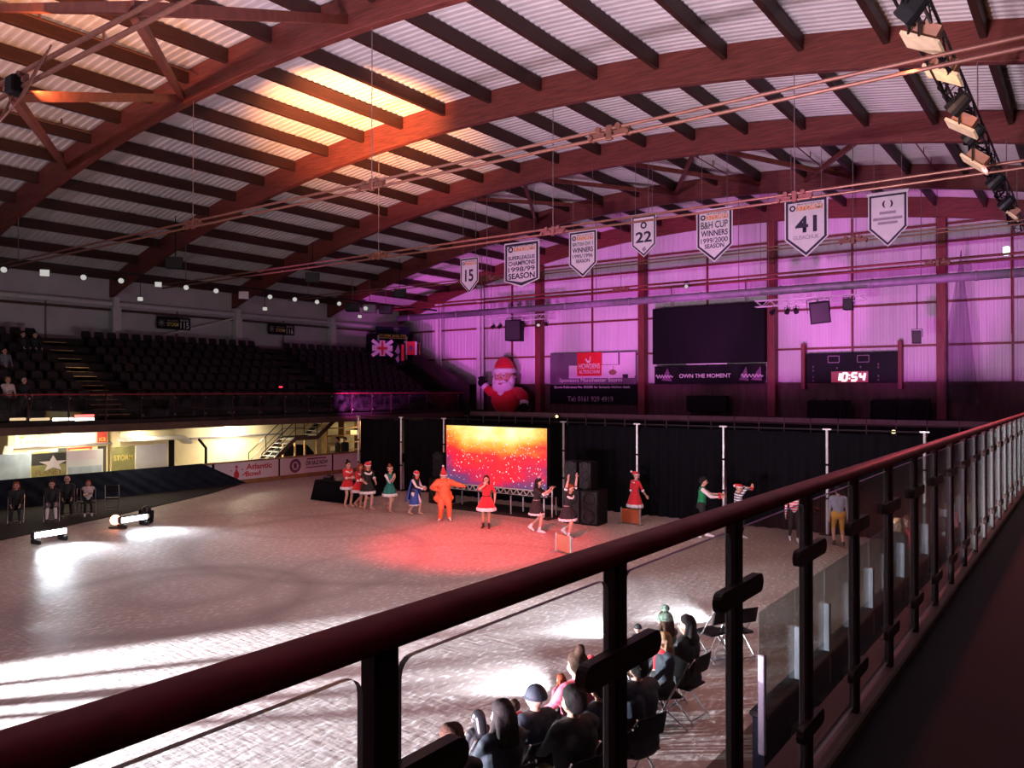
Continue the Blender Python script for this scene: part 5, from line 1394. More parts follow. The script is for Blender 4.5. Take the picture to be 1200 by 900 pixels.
for k, (u, v) in enumerate(((1062, 2), (1118, 118), (1136, 170), (1163, 205), (1176, 232))):
    p = on_tx(u, v)
    par_can((TX + .1, p.y, zt - .2), (-.75, .2, -.65), f'black lamp on the dark truss at the right, {ORD[k]} from the top edge', 'black_gloss', .16, .38)
# ------------------------------------------------------------------ people
def ik(a, t, l1, l2, hint):
    a = V(a); t = V(t); d = t - a; L = max(1e-4, d.length)
    if L > (l1 + l2) * .995: d *= (l1 + l2) * .995 / L; L = d.length; t = a + d
    if L < abs(l1 - l2) + .02: L = abs(l1 - l2) + .02
    u = d.normalized(); c = (l1 * l1 + L * L - l2 * l2) / (2 * l1 * L); c = max(-1, min(1, c))
    h = V(hint); h = h - u * h.dot(u)
    if h.length < 1e-4: h = u.orthogonal()
    h.normalize()
    return a + u * l1 * c + h * l1 * sqrt(1 - c * c), t

def capsule(vs, fs, p, q, r0, r1, n):
    p = np.array(p, float); q = np.array(q, float); d = q - p; L = np.linalg.norm(d)
    d = d / L if L > 1e-6 else np.array([0, 0, 1.0])
    u = np.array([0, 0, 1.0]) if abs(d[2]) < .9 else np.array([1.0, 0, 0])
    a = np.cross(d, u); a /= np.linalg.norm(a); b = np.cross(d, a)
    o = len(vs); K = max(3, n // 3); rings = []
    for k in range(1, K + 1): t = -pi / 2 + pi / 2 * k / K; rings.append((p + d * r0 * sin(t), r0 * cos(t)))
    for k in range(0, K): t = pi / 2 * k / K; rings.append((q + d * r1 * sin(t), r1 * cos(t)))
    vs.append(tuple(p - d * r0))
    for c, r in rings:
        for j in range(n):
            t = 2 * pi * j / n; vs.append(tuple(c + a * cos(t) * r + b * sin(t) * r))
    vs.append(tuple(q + d * r1)); T = len(vs) - 1; m = len(rings)
    for j in range(n):
        fs.append((o, o + 1 + (j + 1) % n, o + 1 + j))
        for i in range(m - 1): fs.append((o + 1 + i * n + j, o + 1 + i * n + (j + 1) % n, o + 1 + (i + 1) * n + (j + 1) % n, o + 1 + (i + 1) * n + j))
        fs.append((o + 1 + (m - 1) * n + j, o + 1 + (m - 1) * n + (j + 1) % n, T))

def fuse(name, caps, parent, voxel, k=1.0):
    """one continuous skin over all the limbs; every face takes the cloth of its nearest limb"""
    vs, fs = [], []
    for c in caps: capsule(vs, fs, c[0], c[1], c[2], c[3], 8 if max(c[2], c[3]) < .02 else 16)
    me = bpy.data.meshes.new('t'); me.from_pydata(vs, [], fs); me.update()
    ob = bpy.data.objects.new('t', me); COL.objects.link(ob)
    md = ob.modifiers.new('r', 'REMESH'); md.mode = 'VOXEL'; md.voxel_size = voxel
    sm = ob.modifiers.new('s', 'SMOOTH'); sm.factor = .5; sm.iterations = 2
    dg = bpy.context.evaluated_depsgraph_get()
    me2 = bpy.data.meshes.new_from_object(ob.evaluated_get(dg)); bpy.data.objects.remove(ob); bpy.data.meshes.remove(me)
    nf = len(me2.polygons); ce = np.empty(nf * 3); me2.polygons.foreach_get('center', ce); ce = ce.reshape(-1, 3)
    names = []; best = np.full(nf, 1e9); idx = np.zeros(nf, int)
    for c in caps:
        if c[4] not in names: names.append(c[4])
        p = np.array(c[0]); d = np.array(c[1]) - p; L2 = max(1e-9, d @ d)
        t = np.clip(((ce - p) @ d) / L2, 0, 1)
        dist = np.linalg.norm(ce - p - t[:, None] * d, axis=1) - (c[2] + (c[3] - c[2]) * t)
        w = dist < best; best[w] = dist[w]; idx[w] = names.index(c[4])
    me2.materials.clear()
    for nme in names: me2.materials.append(MATS[nme])
    me2.polygons.foreach_set('material_index', idx.astype(np.int32)); me2.polygons.foreach_set('use_smooth', [True] * nf); me2.name = name
    me2.update()
    return link(name, me2, parent)

def hand(caps, w, d, n, side, curl, m, k):
    """palm, four fingers and a thumb; d along the hand, n towards the palm side, side towards the thumb"""
    d = V(d).normalized(); n = V(n); n = (n - d * n.dot(d)); n = n.normalized() if n.length > 1e-4 else d.orthogonal().normalized()
    s = d.cross(n).normalized() * side
    caps.append((w + d * .02 + s * .016, w + d * .080 + s * .022, .020, .019, m)); caps.append((w + d * .02 - s * .014, w + d * .078 - s * .022, .020, .018, m))
    caps.append((w, w + d * .07, .021, .020, m))
    for i, L in enumerate((.072, .082, .076, .058)):
        b = w + d * (.085 - .004 * abs(i - 1)) + s * (.031 - .021 * i); e = d
        for q, f in enumerate((.45, .32, .23)):
            e = (e * cos(curl * .5) + n * sin(curl * .5)).normalized() if q == 0 else (e * cos(curl) + (n * e.dot(d) - d * e.dot(n)) * sin(curl)).normalized()
            c = b + e * L * f; caps.append((b, c, .0098 - .0008 * q, .0094 - .0008 * q, m)); b = c
    b = w + d * .022 + s * .026; c = b + (d * .55 + s * .7 + n * .25).normalized() * .042; caps.append((b, c, .014, .012, m))
    caps.append((c, c + (d * .85 + s * .25 + n * .3).normalized() * .034, .0115, .010, m))

def person(name_label, loc, face, H, st, po, group=None, voxel=None, category='person'):
    yaw = atan2(-face[0], face[1])
    r = root('person', loc, name_label, category, yaw, group); k = H / 1.70; r.scale = (k, k, k)
    g = lambda q, dflt: po.get(q, dflt)
    skin = st.get('skin', 'skin'); top = st.get('top', 'black_coat'); sl = st.get('sleeve', top); fore = st.get('fore', sl); leg = st.get('leg', 'jeans'); shin = st.get('shin', leg); boot = st.get('boot', 'boot_dark')
    fat = st.get('fat', 0.0); bust = st.get('bust', 0.0)
    hip = V(g('hip', (0, 0, .93))); lean = g('lean', 0.0); bend = g('side', 0.0)
    Mx = Matrix.Rotation(-lean, 3, 'X') @ Matrix.Rotation(bend, 3, 'Y') @ Matrix.Rotation(g('twist', 0.0), 3, 'Z')
    up = lambda x, y, z: hip + Mx @ V((x, y, z))
    C = []
    C.append((hip + V((-.075, -.01, .0)), hip + V((.075, -.01, .0)), .105 + fat, .105 + fat, leg if not st.get('skirt') else top))
    C.append((hip + V((-.06, -.045, -.03)), hip + V((.06, -.045, -.03)), .09 + fat, .09 + fat, leg if not st.get('skirt') else top))
    C.append((up(0, 0, .04), up(0, 0, .17), .112 + fat, .102 + fat, top)); C.append((up(-.045, 0, .06), up(-.04, 0, .2), .085 + fat, .085 + fat, top)); C.append((up(.045, 0, .06), up(.04, 0, .2), .085 + fat, .085 + fat, top))
    C.append((up(-.04, .0, .18), up(-.075, 0, .36), .092 + fat, .098 + fat, top)); C.append((up(.04, .0, .18), up(.075, 0, .36), .092 + fat, .098 + fat, top)); C.append((up(0, .01, .2), up(0, .01, .40), .10 + fat, .10 + fat, top))
    if bust:
        for s in (-1, 1): C.append((up(.07 * s, .07, .33), up(.065 * s, .085, .32), .058 + bust, .055 + bust, top))
    C.append((up(-.145, -.005, .455), up(.145, -.005, .455), .055 + fat * .7, .055 + fat * .7, top)); C.append((up(-.08, -.01, .44), up(.08, -.01, .44), .075 + fat * .6, .075 + fat * .6, top))
    # neck and head
    hy, hp, hr = g('head', (0, 0, 0))
    Mh = Mx @ Matrix.Rotation(hy, 3, 'Z') @ Matrix.Rotation(hp, 3, 'X') @ Matrix.Rotation(hr, 3, 'Y')
    nk = up(0, .0, .49); hb = up(0, .012, .575)
    C.append((nk, hb, .052, .048, skin))
    hd = lambda x, y, z: hb + Mh @ V((x, y, z))
    for c in ((0, -.012, .105, .088), (0, .012, .115, .083), (-.012, .0, .075, .078), (.012, 0, .075, .078), (0, .03, .045, .060), (0, .045, .012, .042), (-.022, .035, .03, .045), (.022, .035, .03, .045), (0, .05, .115, .052)):
        p = hd(*c[:3]); C.append((p, p + V((0, 0, .001)), c[3], c[3], skin))
    C.append((hd(0, .092, .085), hd(0, .112, .056), .011, .015, skin))
    for s in (-1, 1):
        C.append((hd(.083 * s, -.008, .085), hd(.086 * s, -.012, .050), .016, .011, skin))
        C.append((hd(.030 * s, .090, .083), hd(.032 * s, .090, .083), .0135, .0135, 'eye')); C.append((hd(.016 * s, .098, .104), hd(.045 * s, .088, .106), .008, .006, st.get('haircol', 'hair_brown')))
        C.append((hd(.04 * s, .062, .05), hd(.045 * s, .05, .06), .033, .030, skin))
    C.append((hd(-.020, .090, .022), hd(.020, .090, .022), .0105, .0105, 'lip'))
    # arms
    sw = g('sw', .185)
    for s, wk, ek, hk in ((-1, 'lw', 'le', 'lh'), (1, 'rw', 're', 'rh')):
        sh = up(sw * s, -.005, .445); wt = V(g(wk, (.24 * s, .03, .80))); el, wr = ik(sh, wt, .285, .255, g(ek, (.35 * s, -1, -.25)))
        af = st.get('armfat', 0.0)
        C.append((sh, el, .054 + af + fat * .4, .041 + af, sl)); C.append((sh + (el - sh) * .25, sh + (el - sh) * .6, .050 + af, .047 + af, sl)); mid = el + (wr - el) * .3
        C.append((el, mid, .041 + af, .040 + af, fore)); C.append((mid, wr, .040 + af, .027 + af * .8, fore))
        d = (wr - el).normalized(); hv = g(hk, None); d2 = V(hv[0]) if hv else d; nn = V(hv[1]) if hv else V((-s, .25, 0)); cu = hv[2] if hv else .35
        hand(C, wr, d2, nn, -1 if nn.cross(d2).dot(V((s, -1, 0))) > 0 and False else (1 if d2.cross(nn).dot(V((0, 1, .2))) > 0 else -1), cu, st.get('glove', skin), k)
        r[('L' if s < 0 else 'R')] = 0; del r[('L' if s < 0 else 'R')]
        po['_w' + ('l' if s < 0 else 'r')] = (el, wr)
    # legs
    for s, ak, kk in ((-1, 'lf', 'lk'), (1, 'rf', 'rk')):
        hp_ = hip + V((.088 * s, 0, -.03)); an, toe = g(ak, ((.10 * s, -.02, .085), (.12 * s, .16, .03)))
        kn, an = ik(hp_, an, .425, .415, g(kk, (.05 * s, 1, 0)))
        lf = st.get('legfat', 0.0)
        C.append((hp_, kn, .083 + fat * .6 + lf, .054 + lf, leg)); C.append((hp_ + V((.015 * s, 0, -.03)), hp_ + (kn - hp_) * .5, .086 + fat * .5 + lf, .070 + lf, leg)); C.append((kn, kn + (an - kn) * .3, .052 + lf, .053 + lf, shin)); C.append((kn + (an - kn) * .3, an, .053 + lf, .036 + lf, shin))
        bm = boot; d = (V(toe) - an); fl = V((d.x, d.y, 0)); fl = fl.normalized() if fl.length > 1e-3 else V((0, 1, 0)); dn = d.normalized()
        heel = an - fl * .035 + V((0, 0, -.035)) if not g('tip', False) else an - dn * .02
        C.append((an + (kn - an) * (.22 if st.get('bootleg') else .03), an, .046, .042, bm)); C.append((heel, an + V((0, 0, -.01)), .040, .040, bm)); C.append((heel, V(toe), .036, .028, bm)); C.append((an + V((0, 0, -.01)), an + (V(toe) - an) * .7, .038, .030, bm))
    for e in st.get('extra', []): C.append((up(*e[0]), up(*e[1]), e[2], e[3], e[4]))
    body = fuse('body', C, r, voxel or .0085)
    # hair
    hc = st.get('haircol', 'hair_brown'); hs = st.get('hair', 'short')
    if hs:
        K = []
        A_ = lambda x, y, z, rr: K.append((hd(x, y, z), hd(x, y, z + .001), rr, rr, hc))
        A_(0, -.030, .125, .094); A_(0, -.045, .085, .088); A_(-.02, .005, .150, .076); A_(.02, .005, .150, .076); A_(-.045, -.03, .10, .060); A_(.045, -.03, .10, .060); A_(0, .045, .168, .042)
        if hs in ('long', 'mid'):
            z1 = -.20 if hs == 'long' else -.06
            for x in (-.07, -.035, 0, .035, .07):
                K.append((hd(x, -.065 - .02 * (1 - abs(x) / .07), .08), up(x * 1.15, -.10, .49 + z1 + .02 * abs(x) / .07), .042, .030, hc))
            for s in (-1, 1): K.append((hd(.078 * s, -.015, .10), hd(.086 * s, .0, -.01), .028, .028, hc)); K.append((hd(.086 * s, .0, -.01), up(.10 * s, .03, .50 + z1 * .6), .028, .022, hc))
        if hs == 'bun':
            K.append((hd(0, -.035, .215), hd(0, -.04, .255), .052, .046, hc)); K.append((hd(0, -.01, .19), hd(0, -.03, .21), .05, .05, hc))
        if hs == 'tail':
            K.append((hd(0, -.12, .12), hd(0, -.14, -.02), .04, .03, hc)); K.append((hd(0, -.14, -.02), up(0, -.14, .38), .032, .016, hc))
        fuse('hair', K, r, .012)
    # hats
    ht = st.get('hat')
    def band(name, zc, rad, thick, m_, parent=r, yb=-.01, sy=1.1, tilt=.12):
        b = MB(); b.ring_torus((0, 0, 0), rad, thick, 28, 10, 1, sy)
        vs = [hd(x, y + yb, z + zc - tilt * y) for x, y, z in b.v]; b.v = vs; return b.build(name, m_, parent, smooth=True)
    if ht == 'santa':
        fl_ = st.get('flop', (-.06, -.12, .06)); rs = []
        for q in range(9):
            t = q / 8; rr = .108 * (1 - t ** 1.4) + .016; cx, cy, cz = fl_[0] * t * t, -.012 + fl_[1] * t * t, .125 + .125 * sin(min(1, t * 1.25) * pi / 2) + fl_[2] * t * t
            rs.append([hd(cx + rr * cos(a), cy + rr * 1.1 * sin(a) , cz) for a in [2 * pi * j / 20 for j in range(20)]])
        b = MB(); b.rings(rs); o = b.build('santa_hat', 'red_cloth', r, smooth=True)
        band('hat_band', .128, .098, .027, 'white_fur', o)
        b = MB(); b.ball(hd(fl_[0], -.012 + fl_[1], .25 + fl_[2] - .01), .038, 14, 10); b.build('pompom', 'white_fur', o, smooth=True)
    elif ht == 'tallsanta':
        rs = []
        for q in range(9):
            t = q / 8; rr = .108 * (1 - t) + .02; rs.append([hd(.02 * t + rr * cos(a), -.012 + rr * 1.1 * sin(a), .125 + .30 * t) for a in [2 * pi * j / 20 for j in range(20)]])
        b = MB(); b.rings(rs); o = b.build('santa_hat', 'red_cloth', r, smooth=True); band('hat_band', .128, .100, .030, 'white_fur', o); b = MB(); b.ball(hd(.02, -.012, .43), .040, 14, 10); b.build('pompom', 'white_fur', o, smooth=True)
    elif ht in ('beanie', 'bobble', 'hood', 'cap'):
        hm = st.get('hatcol', 'black_coat'); rs = []
        for q in range(9):
            t = q / 8; rr = .112 * cos(t * pi / 2) + .004; rs.append([hd(rr * cos(a), -.014 + rr * 1.1 * sin(a), .095 + .135 * sin(t * pi / 2)) for a in [2 * pi * j / 20 for j in range(20)]])
        b = MB(); b.rings(rs); o = b.build('hat' if ht != 'hood' else 'hood', hm, r, smooth=True)
        if ht == 'bobble':
            b = MB(); b.ball(hd(0, -.014, .265), .060, 16, 10); b.build('bobble', st.get('bobcol', hm), o, smooth=True)
        if ht in ('beanie', 'bobble'): band('hat_cuff', .10, .106, .016, hm, o)
        if ht == 'hood':
            K = [(hd(0, -.05, .08), up(0, -.09, .46), .115, .11, hm), (hd(0, -.04, .11), hd(0, -.02, .13), .115, .112, hm)]; fuse('hood_back', K, o, .014)
    elif ht == 'band':
        band('head_band', .15, .090, .014, 'white_fur')
    elif ht == 'antlers':
        b = MB()
        for s in (-1, 1):
            b.tube([hd(.05 * s, 0, .19), hd(.08 * s, 0, .26), hd(.07 * s, 0, .31)], [.012, .010, .006], 8); b.tube([hd(.075 * s, 0, .24), hd(.12 * s, 0, .28)], [.010, .005], 8)
        b.build('antler_band', 'white_fur', r, smooth=True)
    # dress parts
    if st.get('skirt'):
        hem, flare, sc_ = st.get('hem', .34), st.get('flare', .27), st['skirt']; rs = []; N = 60
        def prof(t, a): rr = .128 + (flare - .128) * t ** .85; return rr + .018 * t * sin(a * 11), (.110 + (flare * .92 - .110) * t ** .85) + .018 * t * cos(a * 11)
        for q in range(9):
            t = q / 8
            ring = []
            for j in range(N):
                a = 2 * pi * j / N; rx, ry = prof(t, a); ring.append(hip + V((rx * cos(a), ry * sin(a) - .008, .11 - hem * t)))
            rs.append(ring)
        b = MB(); b.rings(rs, False, False); sk = b.build('skirt', sc_, r, smooth=True)
        mo = sk.modifiers.new('thick', 'SOLIDIFY'); mo.thickness = .008
        if st.get('trim'):
            b = MB(); w_ = st.get('trimw', .05); rs = []
            for q in range(9):
                ph = 2 * pi * q / 8; ring = []
                for j in range(N):
                    a = 2 * pi * j / N; rx, ry = prof(1, a); ring.append(hip + V(((rx + .020 * cos(ph)) * cos(a), (ry + .020 * cos(ph)) * sin(a) - .008, .11 - hem - w_ * .3 + w_ * sin(ph))))
                rs.append(ring)
            b.rings(rs, False, False); b.build('hem_trim', st['trim'], r, smooth=True)
    if st.get('collar'):
        b = MB(); b.ring_torus((0, 0, 0), .135, .030, 28, 8, 1.05, .62); b.v = [up(x, y + .02, z + .455 - .85 * max(0, y) - .3 * max(0, -y)) for x, y, z in b.v]; b.build('fur_collar', st['collar'], r, smooth=True)
    if st.get('cuff'):
        for q in 'lr':
            el, wr = po['_w' + q]; t = st.get('cuffat', .92); c = el + (wr - el) * t; d = (wr - el).normalized()
            b = MB(); b.tube([c - d * .035, c - d * .02, c + d * .02, c + d * .035], [.042, .056, .056, .042], 14); b.build('cuff', st['cuff'], r, smooth=True)
    if st.get('belt'):
        b = MB(); b.ring_torus((0, 0, 0), .128, .016, 28, 8, 1, .86); b.v = [hip + V((x, y - .005, z + .115)) for x, y, z in b.v]; b.build('belt', st['belt'], r, smooth=True)
    if st.get('scarf'):
        b = MB(); b.ring_torus((0, 0, 0), .085, .036, 24, 8); b.v = [up(x, y + .01, z + .505) for x, y, z in b.v]; o = b.build('scarf', st['scarf'], r, smooth=True)
        b = MB(); b.tube([up(.04, .08, .49), up(.05, .125, .36), up(.05, .13, .22)], [.035, .035, .03], 10); b.build('scarf_end', st['scarf'], o, smooth=True)
    if st.get('cape'):
        b = MB(); N = 24; rs = []
        for q in range(10):
            t = q / 9; ring = []
            for j in range(N + 1):
                a = pi * .62 + (pi * 1.76 - pi * .0) * j / N * .72 + .15; rr = .15 + .14 * t + .012 * t * sin(a * 12); ring.append(up(rr * 1.15 * cos(a), rr * sin(a) - .02, .46 - .85 * t))
            rs.append(ring)
        vs = [p for rg in rs for p in rg]; M_ = N + 1
        b.add(vs, [(i * M_ + j, i * M_ + j + 1, (i + 1) * M_ + j + 1, (i + 1) * M_ + j) for i in range(9) for j in range(N)]); o = b.build('cape', st['cape'], r, smooth=True); mo = o.modifiers.new('thick', 'SOLIDIFY'); mo.thickness = .012
    if st.get('beard'):
        fuse('beard', [(hd(0, .07, .0), hd(0, .07, -.06), .05, .03, st['beard']), (hd(-.04, .06, .02), hd(.04, .06, .02), .035, .035, st['beard'])], r, .012)
    return r

def look(rt, tw):
    """facing: rt to the viewer's right, tw towards the viewer"""
    v = V((RT[0] * rt - FW[0] * tw, RT[1] * rt - FW[1] * tw)); return v.normalized()
def gp(u, v): p = on_z(u, v, 0); return (p.x, p.y, 0)

WALK = dict(lf=((-.09, .16, .10), (-.09, .34, .035)), rf=((.10, -.20, .12), (.10, -.03, .035)), hip=(0, 0, .91), lean=.06)
WALK2 = dict(lf=((-.10, -.26, .17), (-.10, -.14, .035)), rf=((.09, .12, .085), (.10, .30, .03)), hip=(0, 0, .90), lean=.08)
STAND = dict()
red = dict(top='red_cloth', sleeve='red_cloth', fore='skin', leg='skin', boot='boot_tan', skirt='red_cloth', trim='white_fur', trimw=.055, bust=.005, bootleg=True)
blk = dict(red, top='black_cloth', sleeve='black_cloth', skirt='black_cloth')
D = {}
D[1] = person('dancer in red dress with white fur collar, leftmost in the line', gp(408, 594), look(.75, .65), 1.66, dict(red, hair='bun', haircol='hair_dark', collar='white_fur', cuff='white_fur', cuffat=.25, hem=.30, flare=.27, fat=.012), dict(STAND, lf=((-.10, .02, .085), (-.13, .20, .03)), rf=((.11, -.05, .085), (.18, .12, .03)), lw=(-.08, .32, 1.13), rw=(.12, .34, 1.14), head=(-.1, .05, 0)))
D[2] = person('dancer in red dress half hidden behind the dancer in black', gp(421, 595), look(.85, .45), 1.62, dict(red, hair='mid', haircol='hair_red', collar='white_fur', cuff='white_fur', cuffat=.2, hem=.34, flare=.28), dict(WALK2, lw=(-.10, .33, 1.08), rw=(.14, .30, 1.05)))
D[3] = person('dancer in black dress with white trim and Santa hat at the left', gp(431, 597.5), look(.62, .75), 1.68, dict(blk, hair='mid', haircol='hair_red', hat='santa', flop=(-.14, -.05, -.02), collar='white_fur', cuff='white_fur', cuffat=.1, hem=.38, flare=.28), dict(STAND, lf=((-.11, .05, .085), (-.15, .22, .03)), rf=((.11, -.04, .085), (.17, .12, .03)), lw=(-.10, .40, 1.03), rw=(.30, .30, 1.05), le=(-.5, -.6, -.5), head=(.05, .0, 0)))
D[4] = person('dancer in green dress clapping hands, with hair in a high bun', gp(457, 600), look(.70, .70), 1.64, dict(red, top='green_cloth', sleeve='pink_white', fore='skin', skirt='green_cloth', trim='white_fur', hair='bun', haircol='hair_red', hat='band', hem=.36, flare=.26), dict(WALK2, lw=(-.03, .26, 1.26), rw=(.05, .26, 1.28), lh=((.25, .35, .9), (1, 0, 0), .15), rh=((-.15, .35, .9), (-1, 0, 0), .15), lean=.02, head=(.1, .05, 0)))
D[5] = person('performer in blue cape and Santa hat with orange beard', gp(486, 603), look(.85, .45), 1.50, dict(top='black_cloth', sleeve='pink_white', leg='pink_white', shin='skin', boot='boot_tan', skirt='blue_cloth', hem=.62, flare=.21, trim='pink_white', trimw=.03, cape='blue_cloth', hat='santa', flop=(-.05, -.08, -.04), hair='mid', haircol='hair_dark', beard='orange_cloth', cuff='white_fur', cuffat=.95), dict(WALK, lw=(-.06, .44, 1.08), rw=(.10, .44, 1.05), head=(-.35, 0, 0), lean=.12))
inf = dict(top='orange_cloth', sleeve='orange_cloth', leg='orange_cloth', boot='boot_white', skin='skin', glove='orange_cloth', hair=None, hat='tallsanta', fat=.085, armfat=.045, legfat=.045, bootleg=True,
           extra=[((0, .02, .0), (0, .05, .22), .24, .22, 'orange_cloth'), ((0, -.02, .22), (0, 0, .40), .22, .17, 'orange_cloth'), ((-.17, -.02, -.12), (-.15, 0, .05), .15, .14, 'orange_cloth'), ((.17, -.02, -.12), (.15, 0, .05), .15, .14, 'orange_cloth'), ((-.27, -.02, -.10), (-.24, 0, -.06), .09, .09, 'orange_cloth'), ((.27, -.02, -.10), (.24, 0, -.06), .09, .09, 'orange_cloth'), ((0, -.02, .45), (0, -.04, .60), .13, .11, 'orange_cloth'), ((0, -.06, .60), (0, -.06, .68), .115, .11, 'orange_cloth')])
D[6] = person('performer in puffy orange inflatable costume and tall Santa hat', gp(520, 610), look(.25, .95), 1.62, inf, dict(lf=((-.17, .14, .16), (-.19, .32, .06)), rf=((.12, -.05, .085), (.20, .10, .03)), lw=(-.64, .16, 1.20), rw=(.30, .28, 1.12), re=(1, -.4, -.4), hip=(0, 0, .88)))
D[7] = person('woman in red dress singing with her hand at her mouth before the screen', gp(570, 618.5), look(-.05, 1), 1.62, dict(red, sleeve='red_cloth', shin='skin_tan', leg='skin_tan', boot='boot_dark', hair='long', haircol='hair_brown', belt='black_cloth', hem=.40, flare=.30, trimw=.06), dict(STAND, rw=(.03, .19, 1.43), re=(1, .2, -.7), rh=((-.1, .1, 1), (0, -1, .2), .8), lw=(-.28, .05, .92), lf=((-.09, .03, .085), (-.10, .20, .03)), rf=((.10, 0, .085), (.14, .16, .03))))
b = MB(); sing = D[7]; b.tube([(.02, .15, 1.50), (.02, .20, 1.36)], [.016, .012], 10); b.ball((.02, .145, 1.52), .026)
mic = root('microphone', D[7].location, 'microphone held by the singing woman in red', 'microphone', D[7].rotation_euler.z); mic.scale = D[7].scale; b.build('body', 'black_gloss', mic)
D[8] = person('dancer in black dress pushing both hands to the right beside the screen', gp(629, 623.5), look(.88, .35), 1.64, dict(blk, hair='long', haircol='hair_dark', hat='antlers', boot='boot_white', cuff='white_fur', cuffat=.05, belt='zinc', hem=.42, flare=.25, trimw=.035), dict(WALK2, lw=(-.10, .46, 1.33), rw=(.12, .46, 1.36), le=(-.5, -.3, -1), re=(.5, -.3, -1), lh=((0, .6, .8), (0, .8, -.5), .15), rh=((0, .6, .8), (0, .8, -.5), .15)))
D[9] = person('dancer in black dress with both arms raised before the speaker stack', gp(667, 630), look(.62, .62), 1.62, dict(blk, hair='mid', haircol='hair_red', boot='boot_white', collar='white_fur', cuff='white_fur', cuffat=-.25, belt='zinc', hem=.40, flare=.28, trimw=.04), dict(lf=((-.16, -.38, .20), (-.20, -.30, .05)), rf=((.10, .05, .085), (.12, .22, .03)), hip=(0, -.06, .86), lean=.16, lw=(-.20, .14, 1.86), rw=(.24, .18, 1.84), le=(-1, .1, -.1), re=(1, .1, -.1), lh=((.1, 0, 1), (0, 1, 0), .2), rh=((-.1, 0, 1), (0, 1, 0), .2)))
D[10] = person('dancer in red dress and Santa hat seen from behind by the black curtain', gp(744, 611), look(.80, -.45), 1.62, dict(red, hair=None, hat='santa', flop=(-.10, -.13, -.02), collar='white_fur', boot='boot_white', fore='skin_tan', hem=.46, flare=.28, trimw=.07, cuff='white_fur', cuffat=.1), dict(WALK, rw=(.26, .30, .86), lw=(-.24, .10, .84)))
D[11] = person('man in green waistcoat reaching both arms forward before the curtain', gp(822, 630), look(.95, .15), 1.78, dict(top='green_vest', sleeve='pink_white', leg='black_cloth', boot='boot_white', hair='short', haircol='hair_dark', cuff='red_ink', cuffat=.95, fat=.012), dict(WALK, lw=(-.10, .50, 1.20), rw=(.14, .48, 1.16), lh=((.2, 1, .15), (.9, 0, -.3), .2), rh=((-.2, 1, .2), (-.9, 0, -.3), .2)))
D[12] = person('performer in striped jersey and Santa hat raising one hand behind the handrail', gp(864, 632), look(.95, -.10), 1.60, dict(top='grey_white_stripe', sleeve='grey_white_stripe', leg='black_cloth', boot='boot_white', hair=None, hat='santa', flop=(-.02, -.13, -.09), cuff='red_ink', cuffat=.95), dict(WALK, lw=(-.06, .36, 1.55), rw=(.12, .40, 1.56), rh=((0, .2, 1), (-1, 0, 0), .3)))
D[13] = person('performer in red and white striped top seen through the glass below the handrail', gp(930, 634), look(-.2, .9), 1.60, dict(top='red_white_stripe', sleeve='red_white_stripe', leg='black_cloth', boot='boot_white', hair='short', haircol='hair_dark'), dict(WALK))
D[14] = person('person in pale blue grey shirt and ochre shorts behind the glass', gp(982, 640), look(.2, -.9), 1.66, dict(top='grey_shirt', sleeve='grey_shirt', leg='ochre', shin='skin', hair='short', haircol='hair_dark', fat=.02), dict(WALK))

# two people standing behind the boards by the shelves
for k, (u, d_, H) in enumerate(((395.5, 0, 1.78), (404.5, .6, 1.70))):
    p = on_x(u, 540, -32.6 - d_)
    person('person in dark coat standing behind the rink boards, ' + ('left one of the pair' if k == 0 else 'right one of the pair'), (p.x, p.y, 0), look(-.5, .8 if k else .2), H, dict(top='black_coat', leg='black_cloth', hair='short', haircol='hair_dark', fat=.02), dict(), voxel=.014)

SIT = dict(hip=(0, 0, .52), lf=((-.13, .44, .085), (-.14, .62, .03)), rf=((.13, .44, .085), (.14, .62, .03)), lw=(-.13, .38, .60), rw=(.13, .38, .60), lean=-.02)
def seated(label, x, y, face, H, st, po=None, group='seated audience', seat_label=None, vox=.010, z=0.0, chairlab=None):
    po = dict(SIT, **(po or {})); k = H / 1.70
    po['hip'] = (0, -.02, .555 / k)
    f = V((face[0], face[1])).normalized()
    for s, q in ((-1, 'lf'), (1, 'rf')):
        if q not in (po.get('_own') or ()): po[q] = ((.13 * s, .42, .085), (.14 * s, .60, .03))
    st = dict(st, fat=st.get('fat', .022))
    person(label, (x, y, z), face, H, st, po, group, voxel=vox)
    if chairlab: chair(x, y, atan2(-face[0], face[1]), chairlab)
# far side: four seated on the dark carpet
for k, (u, v, lab, st, H) in enumerate(((19, 618, 'person in dark clothes seated at the left edge before the black cloth', dict(top='black_coat', leg='black_cloth', hair='long', haircol='hair_red'), 1.62),
        (61, 614, 'person in black top with pale trousers seated before the black cloth', dict(top='black_coat', leg='grey_coat', shin='pink_white', hair='mid', haircol='hair_brown'), 1.66),
        (79, 610, 'bald person in black seated behind the others before the black cloth', dict(top='black_coat', leg='black_cloth', hair=None), 1.76),
        (104, 609, 'girl in pale pink jumper with folded arms seated before the black cloth', dict(top='pale_knit', leg='black_cloth', boot='boot_white', hair='long', haircol='hair_red', fat=.03), 1.36))):
    p = on_z(u, v - 4, 0); po = dict(lw=(.10, .30, .92), rw=(-.08, .31, .95)) if k == 3 else {}
    if k == 1: p = on_z(u, v - 2, 0)
    f = V((.9, -.42))
    seated(lab, p.x - f.x * .2, p.y - f.y * .2, f, H, st, po, 'people seated by the far boards', z=.022, vox=.013)
    chair(p.x - f.x * .2, p.y - f.y * .2, atan2(-f.x, f.y), 'dark folding chair under the ' + ['person at the left edge', 'person with pale trousers', 'bald person in black', 'girl in the pale pink jumper'][k] + ' by the far boards', 'far side chairs', .022)
